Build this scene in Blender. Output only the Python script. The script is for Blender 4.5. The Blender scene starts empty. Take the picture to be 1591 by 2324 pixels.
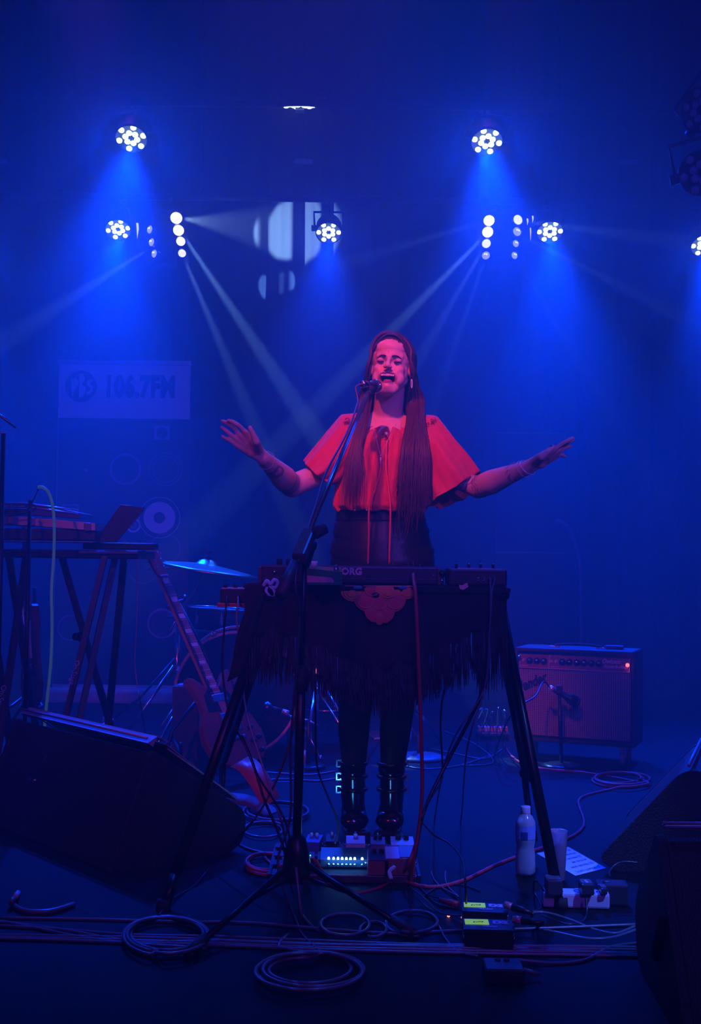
import bpy, bmesh, math, random
from mathutils import Vector, Matrix, Euler, Quaternion
from math import sin, cos, pi, radians as R, atan2, sqrt
random.seed(7)
S = bpy.context.scene
COL = S.collection
# ------------------------------------------------------------------ camera
CAMZ, PITCH, FPX, ROLL = 0.95, R(2.33), 2650.0, R(.7)
cd = bpy.data.cameras.new('camera'); cam = bpy.data.objects.new('camera', cd); COL.objects.link(cam)
cam.location = (0, 0, CAMZ); cam.rotation_euler = (Matrix.Rotation(pi/2 + PITCH, 3, 'X') @ Matrix.Rotation(ROLL, 3, 'Z')).to_euler()
cd.sensor_fit = 'HORIZONTAL'; cd.sensor_width = 36; cd.lens = 36*FPX/1591; cd.clip_start = .05; cd.clip_end = 60
S.camera = cam
S.view_settings.view_transform = 'Standard'; S.view_settings.look = 'None'
S.view_settings.gamma = 1; S.view_settings.use_curve_mapping = False
S.view_settings.exposure = 0.0
S.cycles.max_bounces = 5; S.cycles.diffuse_bounces = 2; S.cycles.glossy_bounces = 2
S.cycles.transmission_bounces = 5; S.cycles.volume_bounces = 0; S.cycles.transparent_max_bounces = 6
S.cycles.sample_clamp_indirect = 2.0; S.cycles.caustics_reflective = False; S.cycles.caustics_refractive = False

def P(px, py, D):
    """world point seen at photo pixel (px,py) at depth D metres upstage of the lens"""
    u = (px-795.5)/FPX; v = (1162-py)/FPX
    u, v = u*cos(ROLL) - v*sin(ROLL), v*cos(ROLL) + u*sin(ROLL)
    d = Vector((u, cos(PITCH) - v*sin(PITCH), sin(PITCH) + v*cos(PITCH)))
    d *= D/d.y
    return Vector((d.x, d.y, d.z + CAMZ))
def F(px, py, z=0.0):
    """world point on the horizontal plane z at photo pixel"""
    p = P(px, py, 1.0); d = p - Vector((0, 0, CAMZ))
    t = (z-CAMZ)/d.z
    return Vector((0, 0, CAMZ)) + d*t

# ------------------------------------------------------------------ haze (stage smoke) fills the room
W = bpy.data.worlds.new('stage_haze'); S.world = W; W.use_nodes = True
nt = W.node_tree; nt.nodes.clear()
wo = nt.nodes.new('ShaderNodeOutputWorld'); bg = nt.nodes.new('ShaderNodeBackground')
bg.inputs[0].default_value = (0.0, 0.004, 0.03, 1); bg.inputs[1].default_value = 0.0
vs = nt.nodes.new('ShaderNodeVolumeScatter')
vs.inputs['Color'].default_value = (1, 1, 1, 1); vs.inputs['Density'].default_value = 0.06; vs.inputs['Anisotropy'].default_value = 0.65
nt.links.new(bg.outputs[0], wo.inputs['Surface']); nt.links.new(vs.outputs[0], wo.inputs['Volume'])

# ------------------------------------------------------------------ light helpers
BLUE = (0.0, 0.036, 1.0)
def spot(loc, aim, W_, color, deg, blend=.5, size=.04):
    l = bpy.data.lights.new('spot', 'SPOT'); l.energy = W_; l.color = color
    l.spot_size = R(deg); l.spot_blend = blend; l.shadow_soft_size = size
    o = bpy.data.objects.new('spot', l); COL.objects.link(o); o.location = loc
    o.rotation_euler = (Vector(aim)-Vector(loc)).to_track_quat('-Z', 'Y').to_euler()
    return o
# front-of-house wash: red from audience left, violet from audience right
spot((-.6, .4, 4.2), (0.10, 4.1, 1.45), 1500, (1.0, .06, .04), 14.5, 1.0, .12)
spot((-1.9, -1.2, 3.0), (-0.6, 4.7, .5), 150, (1.0, .05, .12), 27, .9, .12)
spot((2.4, -.4, 3.1), (0.25, 4.1, 1.40), 620, (.18, .06, 1.0), 19, 1.0, .12)
spot((.6, -1.2, 3.6), (-.2, 6.4, .9), 430, (0.0, .04, 1.0), 48, .9, .15)
spot((.1, 4.3, 5.0), (.0, 2.85, 0), 430, (0.0, .08, 1.0), 38, .9, .15)
spot((2.2, 1.3, 3.8), (.68, 3.38, .06), 1300, (.08, .16, 1.0), 13, .9, .05)  # unseen blue spot added to brighten bottle, cup, page and power board
spot((-1.9, 5.8, 4.6), (.0, 4.1, 1.3), 260, (.05, .06, 1.0), 20, .9, .05)
spot((1.0, -1.5, 2.7), (.1, 5.2, .5), 270, (.24, .035, .7), 46, .9, .15)
# unseen blue area light added to fill the haze; magenta lamps above the picture
def area(loc, rot, W_, color, sx, sy):
    l = bpy.data.lights.new('area', 'AREA'); l.energy = W_; l.color = color; l.shape = 'RECTANGLE'; l.size = sx; l.size_y = sy
    o = bpy.data.objects.new('area', l); COL.objects.link(o); o.location = loc; o.rotation_euler = rot; return o
area((0, 6.2, 5.0), (0, 0, 0), 8, (0.0, .03, 1), 7, 3)
spot((-1.45, 6.4, 5.1), (-1.45, 6.3, 2.5), 60, (1.0, .02, .35), 22, .9)
spot((.85, 6.4, 5.1), (.85, 6.3, 2.5), 40, (1.0, .02, .5), 22, .9)
# ------------------------------------------------------------------ materials
MATS = {}
def mat(name, col, rough=.6, metal=0, emit=None, estr=1.0, noise=0, nscale=30, bump=0, spec=None, alpha=None, trans=0, sheen=0, coat=0):
    if name in MATS: return MATS[name]
    m = bpy.data.materials.new(name); m.use_nodes = True; MATS[name] = m
    n = m.node_tree; b = n.nodes['Principled BSDF']
    b.inputs['Base Color'].default_value = (*col, 1); b.inputs['Roughness'].default_value = rough; b.inputs['Metallic'].default_value = metal
    if spec is not None: b.inputs['Specular IOR Level'].default_value = spec
    if trans: b.inputs['Transmission Weight'].default_value = trans
    if sheen: b.inputs['Sheen Weight'].default_value = sheen
    if coat: b.inputs['Coat Weight'].default_value = coat
    if emit:
        b.inputs['Emission Color'].default_value = (*emit, 1); b.inputs['Emission Strength'].default_value = estr
        m.cycles.emission_sampling = 'NONE'
    if noise or bump:
        tc = n.nodes.new('ShaderNodeTexCoord'); nz = n.nodes.new('ShaderNodeTexNoise'); nz.inputs['Scale'].default_value = nscale; nz.inputs['Detail'].default_value = 5
        n.links.new(tc.outputs['Object'], nz.inputs['Vector'])
        if noise:
            r = n.nodes.new('ShaderNodeValToRGB')
            r.color_ramp.elements[0].position = .3; r.color_ramp.elements[1].position = .75
            r.color_ramp.elements[0].color = (*[c*(1-noise) for c in col], 1); r.color_ramp.elements[1].color = (*[min(1, c*(1+noise)) for c in col], 1)
            n.links.new(nz.outputs['Fac'], r.inputs[0]); n.links.new(r.outputs[0], b.inputs['Base Color'])
        if bump:
            bp = n.nodes.new('ShaderNodeBump'); bp.inputs['Strength'].default_value = bump; bp.inputs['Distance'].default_value = .01
            n.links.new(nz.outputs['Fac'], bp.inputs['Height']); n.links.new(bp.outputs[0], b.inputs['Normal'])
    return m

# ------------------------------------------------------------------ mesh helpers
class MB:
    """collects shapes (several materials allowed) and links them as one mesh object"""
    def __init__(s): s.v = []; s.f = []; s.m = []; s.sm = []
    def add(s, vs_, fs, mi=0, smooth=False, M=None):
        o = len(s.v)
        s.v += [tuple(M @ Vector(v)) if M is not None else tuple(v) for v in vs_]
        for f in fs: s.f.append([i+o for i in f]); s.m.append(mi); s.sm.append(smooth)
        return s
    def box(s, c, d, M=None, mi=0, bev=0):
        x, y, z = [a/2 for a in d]; cx, cy, cz = c
        if bev:
            b = min(bev, x*.95, y*.95, z*.95)
            bm = bmesh.new(); bmesh.ops.create_cube(bm, size=1)
            for v in bm.verts: v.co = Vector((v.co.x*2*x, v.co.y*2*y, v.co.z*2*z))
            bmesh.ops.bevel(bm, geom=bm.edges[:], offset=b, segments=2, affect='EDGES', profile=.6)
            vs_ = [(v.co.x+cx, v.co.y+cy, v.co.z+cz) for v in bm.verts]; fs = [[v.index for v in f.verts] for f in bm.faces]
            bm.free(); return s.add(vs_, fs, mi, False, M)
        vs_ = [(cx+a*x, cy+b*y, cz+c_*z) for a in (-1, 1) for b in (-1, 1) for c_ in (-1, 1)]
        return s.add(vs_, [(0, 1, 3, 2), (4, 6, 7, 5), (0, 4, 5, 1), (2, 3, 7, 6), (0, 2, 6, 4), (1, 5, 7, 3)], mi, False, M)
    def tube(s, pts, r, n=8, mi=0, M=None, cap=True, closed=False):
        pts = [Vector(p) for p in pts]; rs = r if isinstance(r, (list, tuple)) else [r]*len(pts)
        N = len(pts); vs_ = []; up = None
        for i, p in enumerate(pts):
            a = pts[(i-1) % N] if (i > 0 or closed) else pts[i]; b = pts[(i+1) % N] if (i < N-1 or closed) else pts[i]
            t = (b-a); t = t.normalized() if t.length > 1e-9 else Vector((0, 0, 1))
            if up is None: up = t.orthogonal().normalized()
            u = (up - t*up.dot(t)); u = u.normalized() if u.length > 1e-6 else t.orthogonal().normalized()
            up = u; w = t.cross(u)
            vs_ += [p + (u*cos(2*pi*k/n) + w*sin(2*pi*k/n))*rs[i] for k in range(n)]
        fs = []
        for i in range(N if closed else N-1):
            j = (i+1) % N
            for k in range(n): fs.append((i*n+k, i*n+(k+1) % n, j*n+(k+1) % n, j*n+k))
        if cap and not closed: fs.append(list(range(n))[::-1]); fs.append([(N-1)*n+k for k in range(n)])
        return s.add(vs_, fs, mi, n > 4, M)
    def cyl(s, a, b, r, r2=None, n=16, mi=0, M=None):
        return s.tube([a, b], [r, r if r2 is None else r2], n, mi, M)
    def lathe(s, prof, n=24, mi=0, M=None, smooth=True):
        vs_ = [(r*cos(2*pi*k/n), r*sin(2*pi*k/n), z) for r, z in prof for k in range(n)]
        fs = [(i*n+k, i*n+(k+1) % n, (i+1)*n+(k+1) % n, (i+1)*n+k) for i in range(len(prof)-1) for k in range(n)]
        fs.append(list(range(n))[::-1]); fs.append([(len(prof)-1)*n+k for k in range(n)])
        return s.add(vs_, fs, mi, smooth, M)
    def sphere(s, c, r, M=None, mi=0, n=12, sc=(1, 1, 1)):
        pr = []; m = n//2
        for i in range(m+1):
            a = -pi/2 + pi*i/m; pr.append((max(1e-4, r*cos(a)), r*sin(a)))
        T = Matrix.Translation(Vector(c)) @ Matrix.Diagonal((*sc, 1)); T = M @ T if M is not None else T
        return s.lathe(pr, n, mi, T)
    def prism(s, poly, h, M=None, mi=0, z0=0):
        n = len(poly)
        vs_ = [(x, y, z0) for x, y in poly] + [(x, y, z0+h) for x, y in poly]
        return s.add(vs_, [list(range(n))[::-1], [n+i for i in range(n)]] + [(i, (i+1) % n, n+(i+1) % n, n+i) for i in range(n)], mi, False, M)
    def build(s, name, mats, parent=None, loc=None, rot=None, fix=True):
        me = bpy.data.meshes.new(name); me.from_pydata(s.v, [], s.f)
        for m in (mats if isinstance(mats, (list, tuple)) else [mats]): me.materials.append(m)
        me.polygons.foreach_set('material_index', s.m); me.polygons.foreach_set('use_smooth', s.sm); me.update()
        if fix:
            bm = bmesh.new(); bm.from_mesh(me); bmesh.ops.recalc_face_normals(bm, faces=bm.faces); bm.to_mesh(me); bm.free()
        o = bpy.data.objects.new(name, me); COL.objects.link(o)
        if parent: o.parent = parent
        if loc is not None: o.location = loc
        if rot is not None: o.rotation_euler = rot
        return o
def tag(o, label, cat, group=None, kind=None):
    if label: o['label'] = label
    if cat: o['category'] = cat
    if group: o['group'] = group
    if kind: o['kind'] = kind
    return o
def thing(name, label, cat, loc=(0, 0, 0), rot=(0, 0, 0), group=None):
    o = bpy.data.objects.new(name, None); COL.objects.link(o); o.location = loc; o.rotation_euler = rot
    o.empty_display_size = .05
    return tag(o, label, cat, group)
def children(o): return [c for c in bpy.data.objects if c.parent == o]
def dup(o, parent=None):
    c = o.copy(); COL.objects.link(c)
    if parent: c.parent = parent
    for ch in children(o): dup(ch, c)
    return c
def frame_to(a, b, up=(0, 0, 1)):
    """matrix whose +Z runs from a to b, origin a"""
    a, b = Vector(a), Vector(b)
    return Matrix.Translation(a) @ (b-a).to_track_quat('Z', 'Y').to_matrix().to_4x4()
def arcpts(c, r, a0, a1, n, ax=(1, 0, 0), ay=(0, 0, 1)):
    ax, ay, c = Vector(ax), Vector(ay), Vector(c)
    return [c + ax*r*cos(a0+(a1-a0)*i/n) + ay*r*sin(a0+(a1-a0)*i/n) for i in range(n+1)]
def smooth_path(pts, k=6):
    pts = [Vector(p) for p in pts]; out = []
    for i in range(len(pts)-1):
        p0 = pts[max(0, i-1)]; p1 = pts[i]; p2 = pts[i+1]; p3 = pts[min(len(pts)-1, i+2)]
        for j in range(k):
            t = j/k
            out.append(.5*((2*p1) + (p2-p0)*t + (2*p0-5*p1+4*p2-p3)*t*t + (3*p1-p0-3*p2+p3)*t**3))
    out.append(pts[-1]); return out

BLK = mat('black_plastic', (.012, .012, .014), .45)
BLKM = mat('black_metal', (.015, .015, .018), .35, .3)
CHROME = mat('chrome', (.8, .8, .82), .16, 1)
STEEL = mat('brushed_steel', (.55, .55, .58), .35, 1)
RUB = mat('rubber', (.02, .02, .02), .8)
# ------------------------------------------------------------------ the room
FLOORM = mat('stage_floor_paint', (.008, .008, .010), .6, spec=.08, noise=.35, nscale=3, bump=.15)
o = MB().box((0, 3.0, -.05), (14, 13.5, .1)).build('floor', FLOORM); o['kind'] = 'structure'
WALLM = mat('black_wall_paint', (.02, .02, .025), .85, noise=.2, nscale=4)
o = MB().box((0, 9.0, 2.6), (14, .15, 5.4)).build('wall_back', WALLM); o['kind'] = 'structure'
o = MB().box((-5.0, 3.0, 2.6), (.15, 12, 5.4)).build('wall_left', WALLM); o['kind'] = 'structure'
o = MB().box((5.0, 3.0, 2.6), (.15, 12, 5.4)).build('wall_right', WALLM); o['kind'] = 'structure'
o = MB().box((0, 3.0, 5.35), (14, 13.5, .1)).build('ceiling', WALLM); o['kind'] = 'structure'
# curtain: deep pleats in heavy cloth
m = MB(); NX = 900; x0, x1 = -4.2, 4.2; vs_ = []
rows = [(.0, 1.08), (.25, 1.0), (1.6, .95), (3.2, .85), (5.2, .7)]
for z, amp in rows:
    for i in range(NX+1):
        x = x0+(x1-x0)*i/NX
        ph = x*2*pi/.23 + 1.3*sin(x*2.1+.5) + .8*sin(x*5.3)
        y = 8.25 + amp*(.055*sin(ph) + .02*sin(2*ph+.7*sin(x*3)) + .035*sin(x*1.7))
        vs_.append((x + .012*sin(z*1.3+x*4), y, z+.01))
fs = [(r*(NX+1)+i, r*(NX+1)+i+1, (r+1)*(NX+1)+i+1, (r+1)*(NX+1)+i) for r in range(len(rows)-1) for i in range(NX)]
m.add(vs_, fs, 0, True)
CURT = mat('curtain_velour', (.022, .024, .036), .95, spec=.05)
tag(m.build('stage_curtain', CURT, fix=False), 'dark pleated stage curtain hanging across the whole back of the stage', 'curtain')
# ------------------------------------------------------------------ lamps
GLOW = mat('led_blue_white', (.8, .9, 1), .3, emit=(.55, .85, 1.0), estr=6)
HOUSE = mat('lamp_housing', (.012, .012, .016), .5)
def par_can(px, py, D, pxr, aim, tilt, W_, label, on=True, group=None, deg=52, back=.6, spill=1):
    """round LED wash light: housing, yoke, lens plate, 12 lenses in a star"""
    c = P(px, py, D); aim = Vector(aim)
    q = (aim-c).to_track_quat('Z', 'Y')
    t = thing('par_light', label, 'stage light', c, q.to_euler(), group)
    t.rotation_euler = (q @ Quaternion((0, 0, 1), tilt)).to_euler()
    r = pxr*D/FPX                 # radius of outer lens ring
    R_ = r*1.28
    MB().lathe([(R_*.55, -R_*1.35), (R_*.8, -R_*1.3), (R_*.98, -R_*.9), (R_, -.01), (R_*1.02, .012), (R_*.95, .012), (R_*.93, -.004), (.001, -.004)], 28).build('housing', HOUSE, t)
    lr = r*.205
    def lens(x, y):
        m = MB().lathe([(lr*1.12, 0), (lr*1.12, lr*.4), (lr, lr*.45), (lr*.6, lr*.75), (.0005, lr*.85)], 14)
        o = m.build('lens', GLOW if on else mat('clear_lens', (.3, .32, .4), .08, spec=1.0), t, (x, y, 0)); return o
    for k in range(6):
        a = k*pi/3; lens(r*cos(a), r*sin(a))
        a += pi/6; lens(r*.47*cos(a), r*.47*sin(a))
    y = MB(); s_ = R_*1.12
    y.tube([(-s_, 0, -R_*.5), (-s_, R_*1.5, -R_*.5), (s_, R_*1.5, -R_*.5), (s_, 0, -R_*.5)], .008, 6)
    y.cyl((-s_-.02, 0, -R_*.5), (-s_+.02, 0, -R_*.5), .02, n=10).cyl((s_-.02, 0, -R_*.5), (s_+.02, 0, -R_*.5), .02, n=10)
    y.build('yoke', BLKM, t)
    if on:
        d = (aim-c).normalized()
        spot(c + d*.05, aim + Vector((0, back, 0)), W_*2.2, BLUE, deg, 1.0, .05)
        spot(c + d*.05, c + d + Vector((0, -.35, -.25)), W_*.11*spill, (0.0, .04, 1.0), 145, 1.0, .05)
    return t
G = 'blue LED wash lights hung over the stage'
par_can(298, 313, 6.6, 29, (-1.2, 4.3, 0.1), .25  , 800, 'blue LED par light hung upper left, under the lighting bar', group=None)
par_can(1105, 320, 6.6, 29, (.8, 4.3, 0.1), -.15  , 800, 'blue LED par light hung upper right, above the performer')
par_can(268, 520, 7.6, 23, (-1.3, 5.2, 0.0), .2, 560, 'blue LED par light at mid height above the banner')
par_can(746, 527, 7.6, 23, (-.2, 5.2, 0.0), 0, 300, 'blue LED par light at mid height in the centre, between the two lens-bank fixtures')
par_can(1248, 525, 7.6, 24, (1.2, 5.2, 0.0), .05, 560, 'blue LED par light at mid height right of the right-hand lens banks')
par_can(1598, 556, 7.6, 24, (2.2, 5.2, 0.0), .1, 560, 'blue LED par light cut off by the right edge of the photo, above the monitors')
par_can(-60, 556, 7.6, 24, (-2.3, 5.2, 0.0), .1, 560, 'blue LED par light just past the left edge, behind the keyboard station')

WARM = mat('lamp_warm_white', (1, 1, 1), .3, emit=(1.0, .93, .82), estr=5)
DIM = mat('lamp_dim_white', (1, 1, 1), .15, emit=(.6, .62, .75), estr=.7)
def beam(px, py, D, tx, ty, tD, W_, deg, col=(.22, .52, 1.0)):
    a = P(px, py, D); b = P(tx, ty, tD)
    spot(a + (b-a).normalized()*.06, b, W_*45, col, deg, .35, .012)
beam(402, 495, 7.4, 670, 526, 8.25, 30, 26, (.35, .62, .75))
beam(408, 523, 7.4, 700, 960, 6.6, 60, 4.5)
beam(413, 575, 7.4, 580, 970, 6.6, 26, 4.0)
beam(345, 560, 7.4, 30, 760, 6.8, 16, 7)
beam(1109, 500, 7.4, 800, 592, 7.9, 34, 6)
beam(1106, 530, 7.4, 690, 950, 6.6, 50, 4.5)
beam(1104, 553, 7.4, 960, 800, 6.9, 12, 4.5)
beam(1103, 580, 7.4, 940, 1050, 6.9, 9, 4.5)
beam(1170, 580, 7.4, 1470, 1080, 6.9, 7, 4.5)
beam(1172, 530, 7.4, 1591, 740, 6.9, 14, 5)
beam(1172, 500, 7.4, 1560, 550, 6.9, 12, 7)
import numpy as np
# ================================================================== the singer
def skinmat(name, col, sub=.15, rough=.5):
    m = mat(name, col, rough, noise=.08, nscale=18); b = m.node_tree.nodes['Principled BSDF']
    b.inputs['Subsurface Weight'].default_value = 0.0
    return m
SKIN = skinmat('skin', (.62, .36, .27)); TATT = mat('tattoo_ink', (.12, .09, .12), .5)
LIP = mat('lips', (.45, .10, .12), .35); MOUTH = mat('mouth_inside', (.03, .006, .01), .6); TIGHTS = mat('sheer_black_tights', (.03, .016, .02), .7)
NAIL = mat('black_nail_polish', (.01, .01, .015), .15)
PD = 4.10
HO = P(882, 815.5, 3.965)                       # midpoint between the eyes, on the skin
HR = (Matrix.Rotation(R(3.5), 4, 'Y') @ Matrix.Rotation(R(-9), 4, 'Z') @ Matrix.Rotation(R(-7), 4, 'X'))
HM = Matrix.Translation(HO) @ HR
def H(x, y, z): return HM @ Vector((x, y, z))
prim = bmesh.new()
def cap(pts, rs, n=16):
    """chain of tapered capsules"""
    for i in range(len(pts)-1):
        a, b = Vector(pts[i]), Vector(pts[i+1]); ra, rb = rs[i], rs[i+1]
        L = (b-a).length
        M = frame_to(a, b)
        prof = []
        for k in range(6): t = -pi/2 + k*(pi/2)/5; prof.append((max(1e-4, ra*cos(t)), ra*sin(t)))
        for k in range(1, 4): prof.append((ra+(rb-ra)*k/4, L*k/4))
        for k in range(6): t = k*(pi/2)/5; prof.append((max(1e-4, rb*cos(t)), L + rb*sin(t)))
        rings = [[prim.verts.new(M @ Vector((r*cos(2*pi*j/n), r*sin(2*pi*j/n), z))) for j in range(n)] for r, z in prof]
        for q in range(len(rings)-1):
            for j in range(n): prim.faces.new((rings[q][j], rings[q][(j+1) % n], rings[q+1][(j+1) % n], rings[q+1][j]))
        prim.faces.new(rings[0][::-1]); prim.faces.new(rings[-1])
def ell(c, r, M=None, n=20):
    T = Matrix.Translation(Vector(c)) @ Matrix.Diagonal((*r, 1)); T = (M @ T) if M is not None else T
    bmesh.ops.create_uvsphere(prim, u_segments=n, v_segments=n//2+2, radius=1, matrix=T)
# head (local frame: x right of picture, y into the head, z up, origin between the eyes)
ell((0, .092, .028), (.071, .090, .084), HM)
ell((0, .072, -.016), (.059, .062, .082), HM)
ell((0, .040, -.092), (.030, .034, .025), HM); ell((0, .03, -.085), (.022, .030, .026), HM)
for s in (-1, 1):
    cap([H(s*.046, .082, -.048), H(s*.016, .034, -.096)], [.018, .018])
    ell((s*.034, .036, -.027), (.021, .026, .021), HM)
    ell((s*.029, .0195, -.001), (.0145, .0125, .0115), HM)
    ell((s*.010, -.006, -.0285), (.0075, .0085, .0065), HM)
    ell((s*.022, .020, -.048), (.016, .016, .018), HM); ell((s*.036, .036, -.058), (.021, .024, .026), HM)
    ell((s*.046, .068, -.030), (.016, .030, .034), HM)
    ell((s*.071, .085, -.012), (.009, .016, .028), HM)
cap([H(-.038, .026, .018), H(-.012, .012, .014), H(.012, .012, .014), H(.038, .026, .018)], [.011, .013, .013, .011])
cap([H(0, .010, .010), H(0, -.003, -.010), H(0, -.014, -.0255)], [.0075, .0075, .0095])
ell((0, .030, .050), (.052, .030, .034), HM)
NK = P(880, 942, PD+.02)
cap([H(0, .105, -.06), NK, NK + Vector((0, .01, -.05))], [.052, .053, .062])
# torso
def T_(px, py, d=0): return P(px, py, PD+d)
SL, SR = T_(784, 990, .02), T_(978, 990, .02)
cap([SL, T_(838, 965, .02), NK, T_(922, 965, .02), SR], [.040, .034, .040, .034, .040])
ell(T_(880, 1020, .02), (.135, .085, .13)); ell(T_(879, 1110, .02), (.115, .080, .12)); ell(T_(872, 1180, .02), (.105, .078, .10))
ell(T_(838, 1035, -.03), (.05, .045, .05)); ell(T_(918, 1035, -.03), (.05, .045, .05))
ell(T_(868, 1275, .03), (.165, .105, .15)); ell(T_(868, 1340, .03), (.160, .10, .10))
# legs
cap([T_(832, 1370, .03), T_(806, 1590, .0), T_(803, 1655, .02), T_(803, 1760, .05), T_(803, 1850, .06)], [.092, .060, .056, .040, .034])
cap([T_(906, 1370, .03), T_(904, 1590, .0), T_(897, 1655, .02), T_(889, 1760, .05), T_(889, 1850, .06)], [.092, .060, .056, .040, .034])
# arms
EL, WL = P(662, 1103, 4.02), P(599, 1040, 3.80)
ER, WR = P(1086, 1106, 4.04), P(1192, 1063, 3.87)
def mix(a, b, t): return Vector(a).lerp(Vector(b), t)
cap([SL, P(752, 1044, 4.09), P(714, 1080, 4.06), EL], [.038, .034, .038, .041]); cap([EL, mix(EL, WL, .3), mix(EL, WL, .75), WL], [.040, .044, .031, .025])
cap([SR, P(1016, 1055, 4.10), P(1052, 1094, 4.07), ER], [.038, .033, .034, .040]); cap([ER, mix(ER, WR, .3), mix(ER, WR, .75), WR], [.040, .043, .031, .025])
# her right hand (picture left), palm to the camera, fingers up and out
def palm(w, ms, r0=.020, r1=.0095):
    for i, m_ in enumerate(ms): cap([w + (Vector(m_)-w)*.12, mix(w, m_, .55), m_], [r0, .0155, r1])
HD = 3.74
mcpL = [P(555, 979, HD-.005), P(546, 988, HD+.005), P(539, 998, HD+.012), P(536, 1010, HD+.018)]
palm(WL, mcpL)
cap([mix(WL, mcpL[0], .35), mix(WL, mcpL[3], .45)], [.018, .018]); cap([mix(WL, mcpL[0], .72), mix(WL, mcpL[3], .70)], [.0140, .0130])
fing = lambda pts, r=.0082: cap(pts, [r*.98, r*.96, r*.93, r*.80], 12)
fing([mcpL[0], P(541, 965, HD-.02), P(529, 957.5, HD-.02), P(518, 954, HD-.01)])
fing([mcpL[1], P(528, 968, HD-.0), P(515, 959.5, HD+.005), P(504.5, 955.5, HD+.012)])
fing([mcpL[2], P(521, 984.5, HD+.0), P(511, 976, HD+.005), P(502.5, 970, HD+.01)])
fing([mcpL[3], P(520, 999, HD+.005), P(511, 994, HD+.01), P(504.5, 990.5, HD+.012)], .0075)
cap([mix(WL, mcpL[0], .25), P(582, 1003, HD-.03), P(574, 985, HD-.04), P(567.5, 971, HD-.045)], [.017, .0125, .0098, .0080], 12)
# her left hand (picture right), turned edge-on, fingers out
HD2 = 3.82
mcpR = [P(1262, 1017, HD2-.02), P(1267, 1022, HD2), P(1266, 1029, HD2+.015), P(1262, 1037, HD2+.03)]
palm(WR, mcpR, .023)
cap([mix(WR, mcpR[0], .35), mix(WR, mcpR[3], .5)], [.019, .021]); cap([mix(WR, mcpR[0], .74), mix(WR, mcpR[3], .74)], [.0140, .0140])
fing([mcpR[0], P(1277, 1006, HD2-.03), P(1290, 999, HD2-.035), P(1300, 994.5, HD2-.035)])
fing([mcpR[1], P(1281, 1008, HD2), P(1293, 1002, HD2+.005), P(1300.5, 999, HD2+.01)])
fing([mcpR[2], P(1278, 1018, HD2+.02), P(1288, 1014, HD2+.025), P(1295, 1013, HD2+.03)])
fing([mcpR[3], P(1271, 1031, HD2+.04), P(1277, 1033, HD2+.045), P(1282, 1036, HD2+.045)], .0075)
cap([mix(WR, mcpR[0], .3), P(1228, 1036, HD2-.045), P(1244, 1024, HD2-.055), P(1256, 1014.5, HD2-.055)], [.020, .0145, .0105, .0085], 12)
me = bpy.data.meshes.new('prim'); prim.to_mesh(me); prim.free()
tmp = bpy.data.objects.new('tmp', me); COL.objects.link(tmp)
rm = tmp.modifiers.new('r', 'REMESH'); rm.mode = 'VOXEL'; rm.voxel_size = .0030; rm.adaptivity = 0
bpy.context.view_layer.update()
dg = bpy.context.evaluated_depsgraph_get()
bme = bpy.data.meshes.new_from_object(tmp.evaluated_get(dg)); bpy.data.objects.remove(tmp); bpy.data.meshes.remove(me)
N = len(bme.vertices); co = np.empty(N*3); bme.vertices.foreach_get('co', co); co = co.reshape(-1, 3)
E = np.empty(len(bme.edges)*2, int); bme.edges.foreach_get('vertices', E); E = E.reshape(-1, 2)
deg = np.bincount(E.ravel(), minlength=N).astype(float)[:, None]
HMi = np.array(HM.inverted())
def tolocal(c): return c @ HMi[:3, :3].T + HMi[:3, 3]
lc = tolocal(co)
whead = (lc[:, 2] > -.15) & (np.abs(lc[:, 0]) < .12)
whand = (co[:, 0] < P(605, 1040, 3.8).x) | (co[:, 0] > P(1190, 1040, 3.85).x)
wgt = np.where(whead, .35, .8); nit = 14
for it in range(nit):
    acc = np.zeros_like(co)
    np.add.at(acc, E[:, 0], co[E[:, 1]]); np.add.at(acc, E[:, 1], co[E[:, 0]])
    w = wgt.copy(); w[whand] = .5 if it < 4 else 0.0
    if it > 5: w[whead] = 0.2
    co = co + (acc/deg - co)*w[:, None]
# face carving in the head frame
lc = tolocal(co); x, y, z = lc.T
front = (y < .075)
def g(cx, cz, sx, sz, p=2): return np.exp(-((np.abs(x-cx)/sx)**p + (np.abs(z-cz)/sz)**p))
dy = np.zeros(N)
MZ = -.0610
mo = g(0, MZ, .0235, .0120, 4)                           # open mouth
upper = np.clip((z-MZ)/.02, -1, 1)
dy += .030*mo
lipr = np.sqrt((x/.0285)**2 + ((z-MZ)/.0175)**2)
dy -= .0050*np.exp(-((lipr-1.0)/.17)**2)
for s in (-1, 1):
    dy += .0075*g(s*.017, .004, .007, .010) + .004*g(s*.030, -.0125, .012, .0035)        # inner eye hollows, lower-lid crease
    dy += .0022*g(s*.030, .008, .014, .0028)                         # upper-lid crease
    dy += .0018*np.exp(-((np.abs(x-s*(.0165-(z+.030)*.62))/.0032)**2)) * np.exp(-((z+.045)/.017)**4)                       # cheek fold
    dy += .0025*g(s*.0055, .024, .0016, .008)                        # frown lines
for k in range(4): dy += .0009*g(0, .038+.008*k, .030, .0018)
dy += .004*g(0, -.0835, .018, .005)
dy[~front] = 0
dl = np.zeros((N, 3)); dl[:, 1] = dy
co = co + dl @ np.array(HM)[:3, :3].T
bme.vertices.foreach_set('co', co.ravel()); bme.update()
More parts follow.
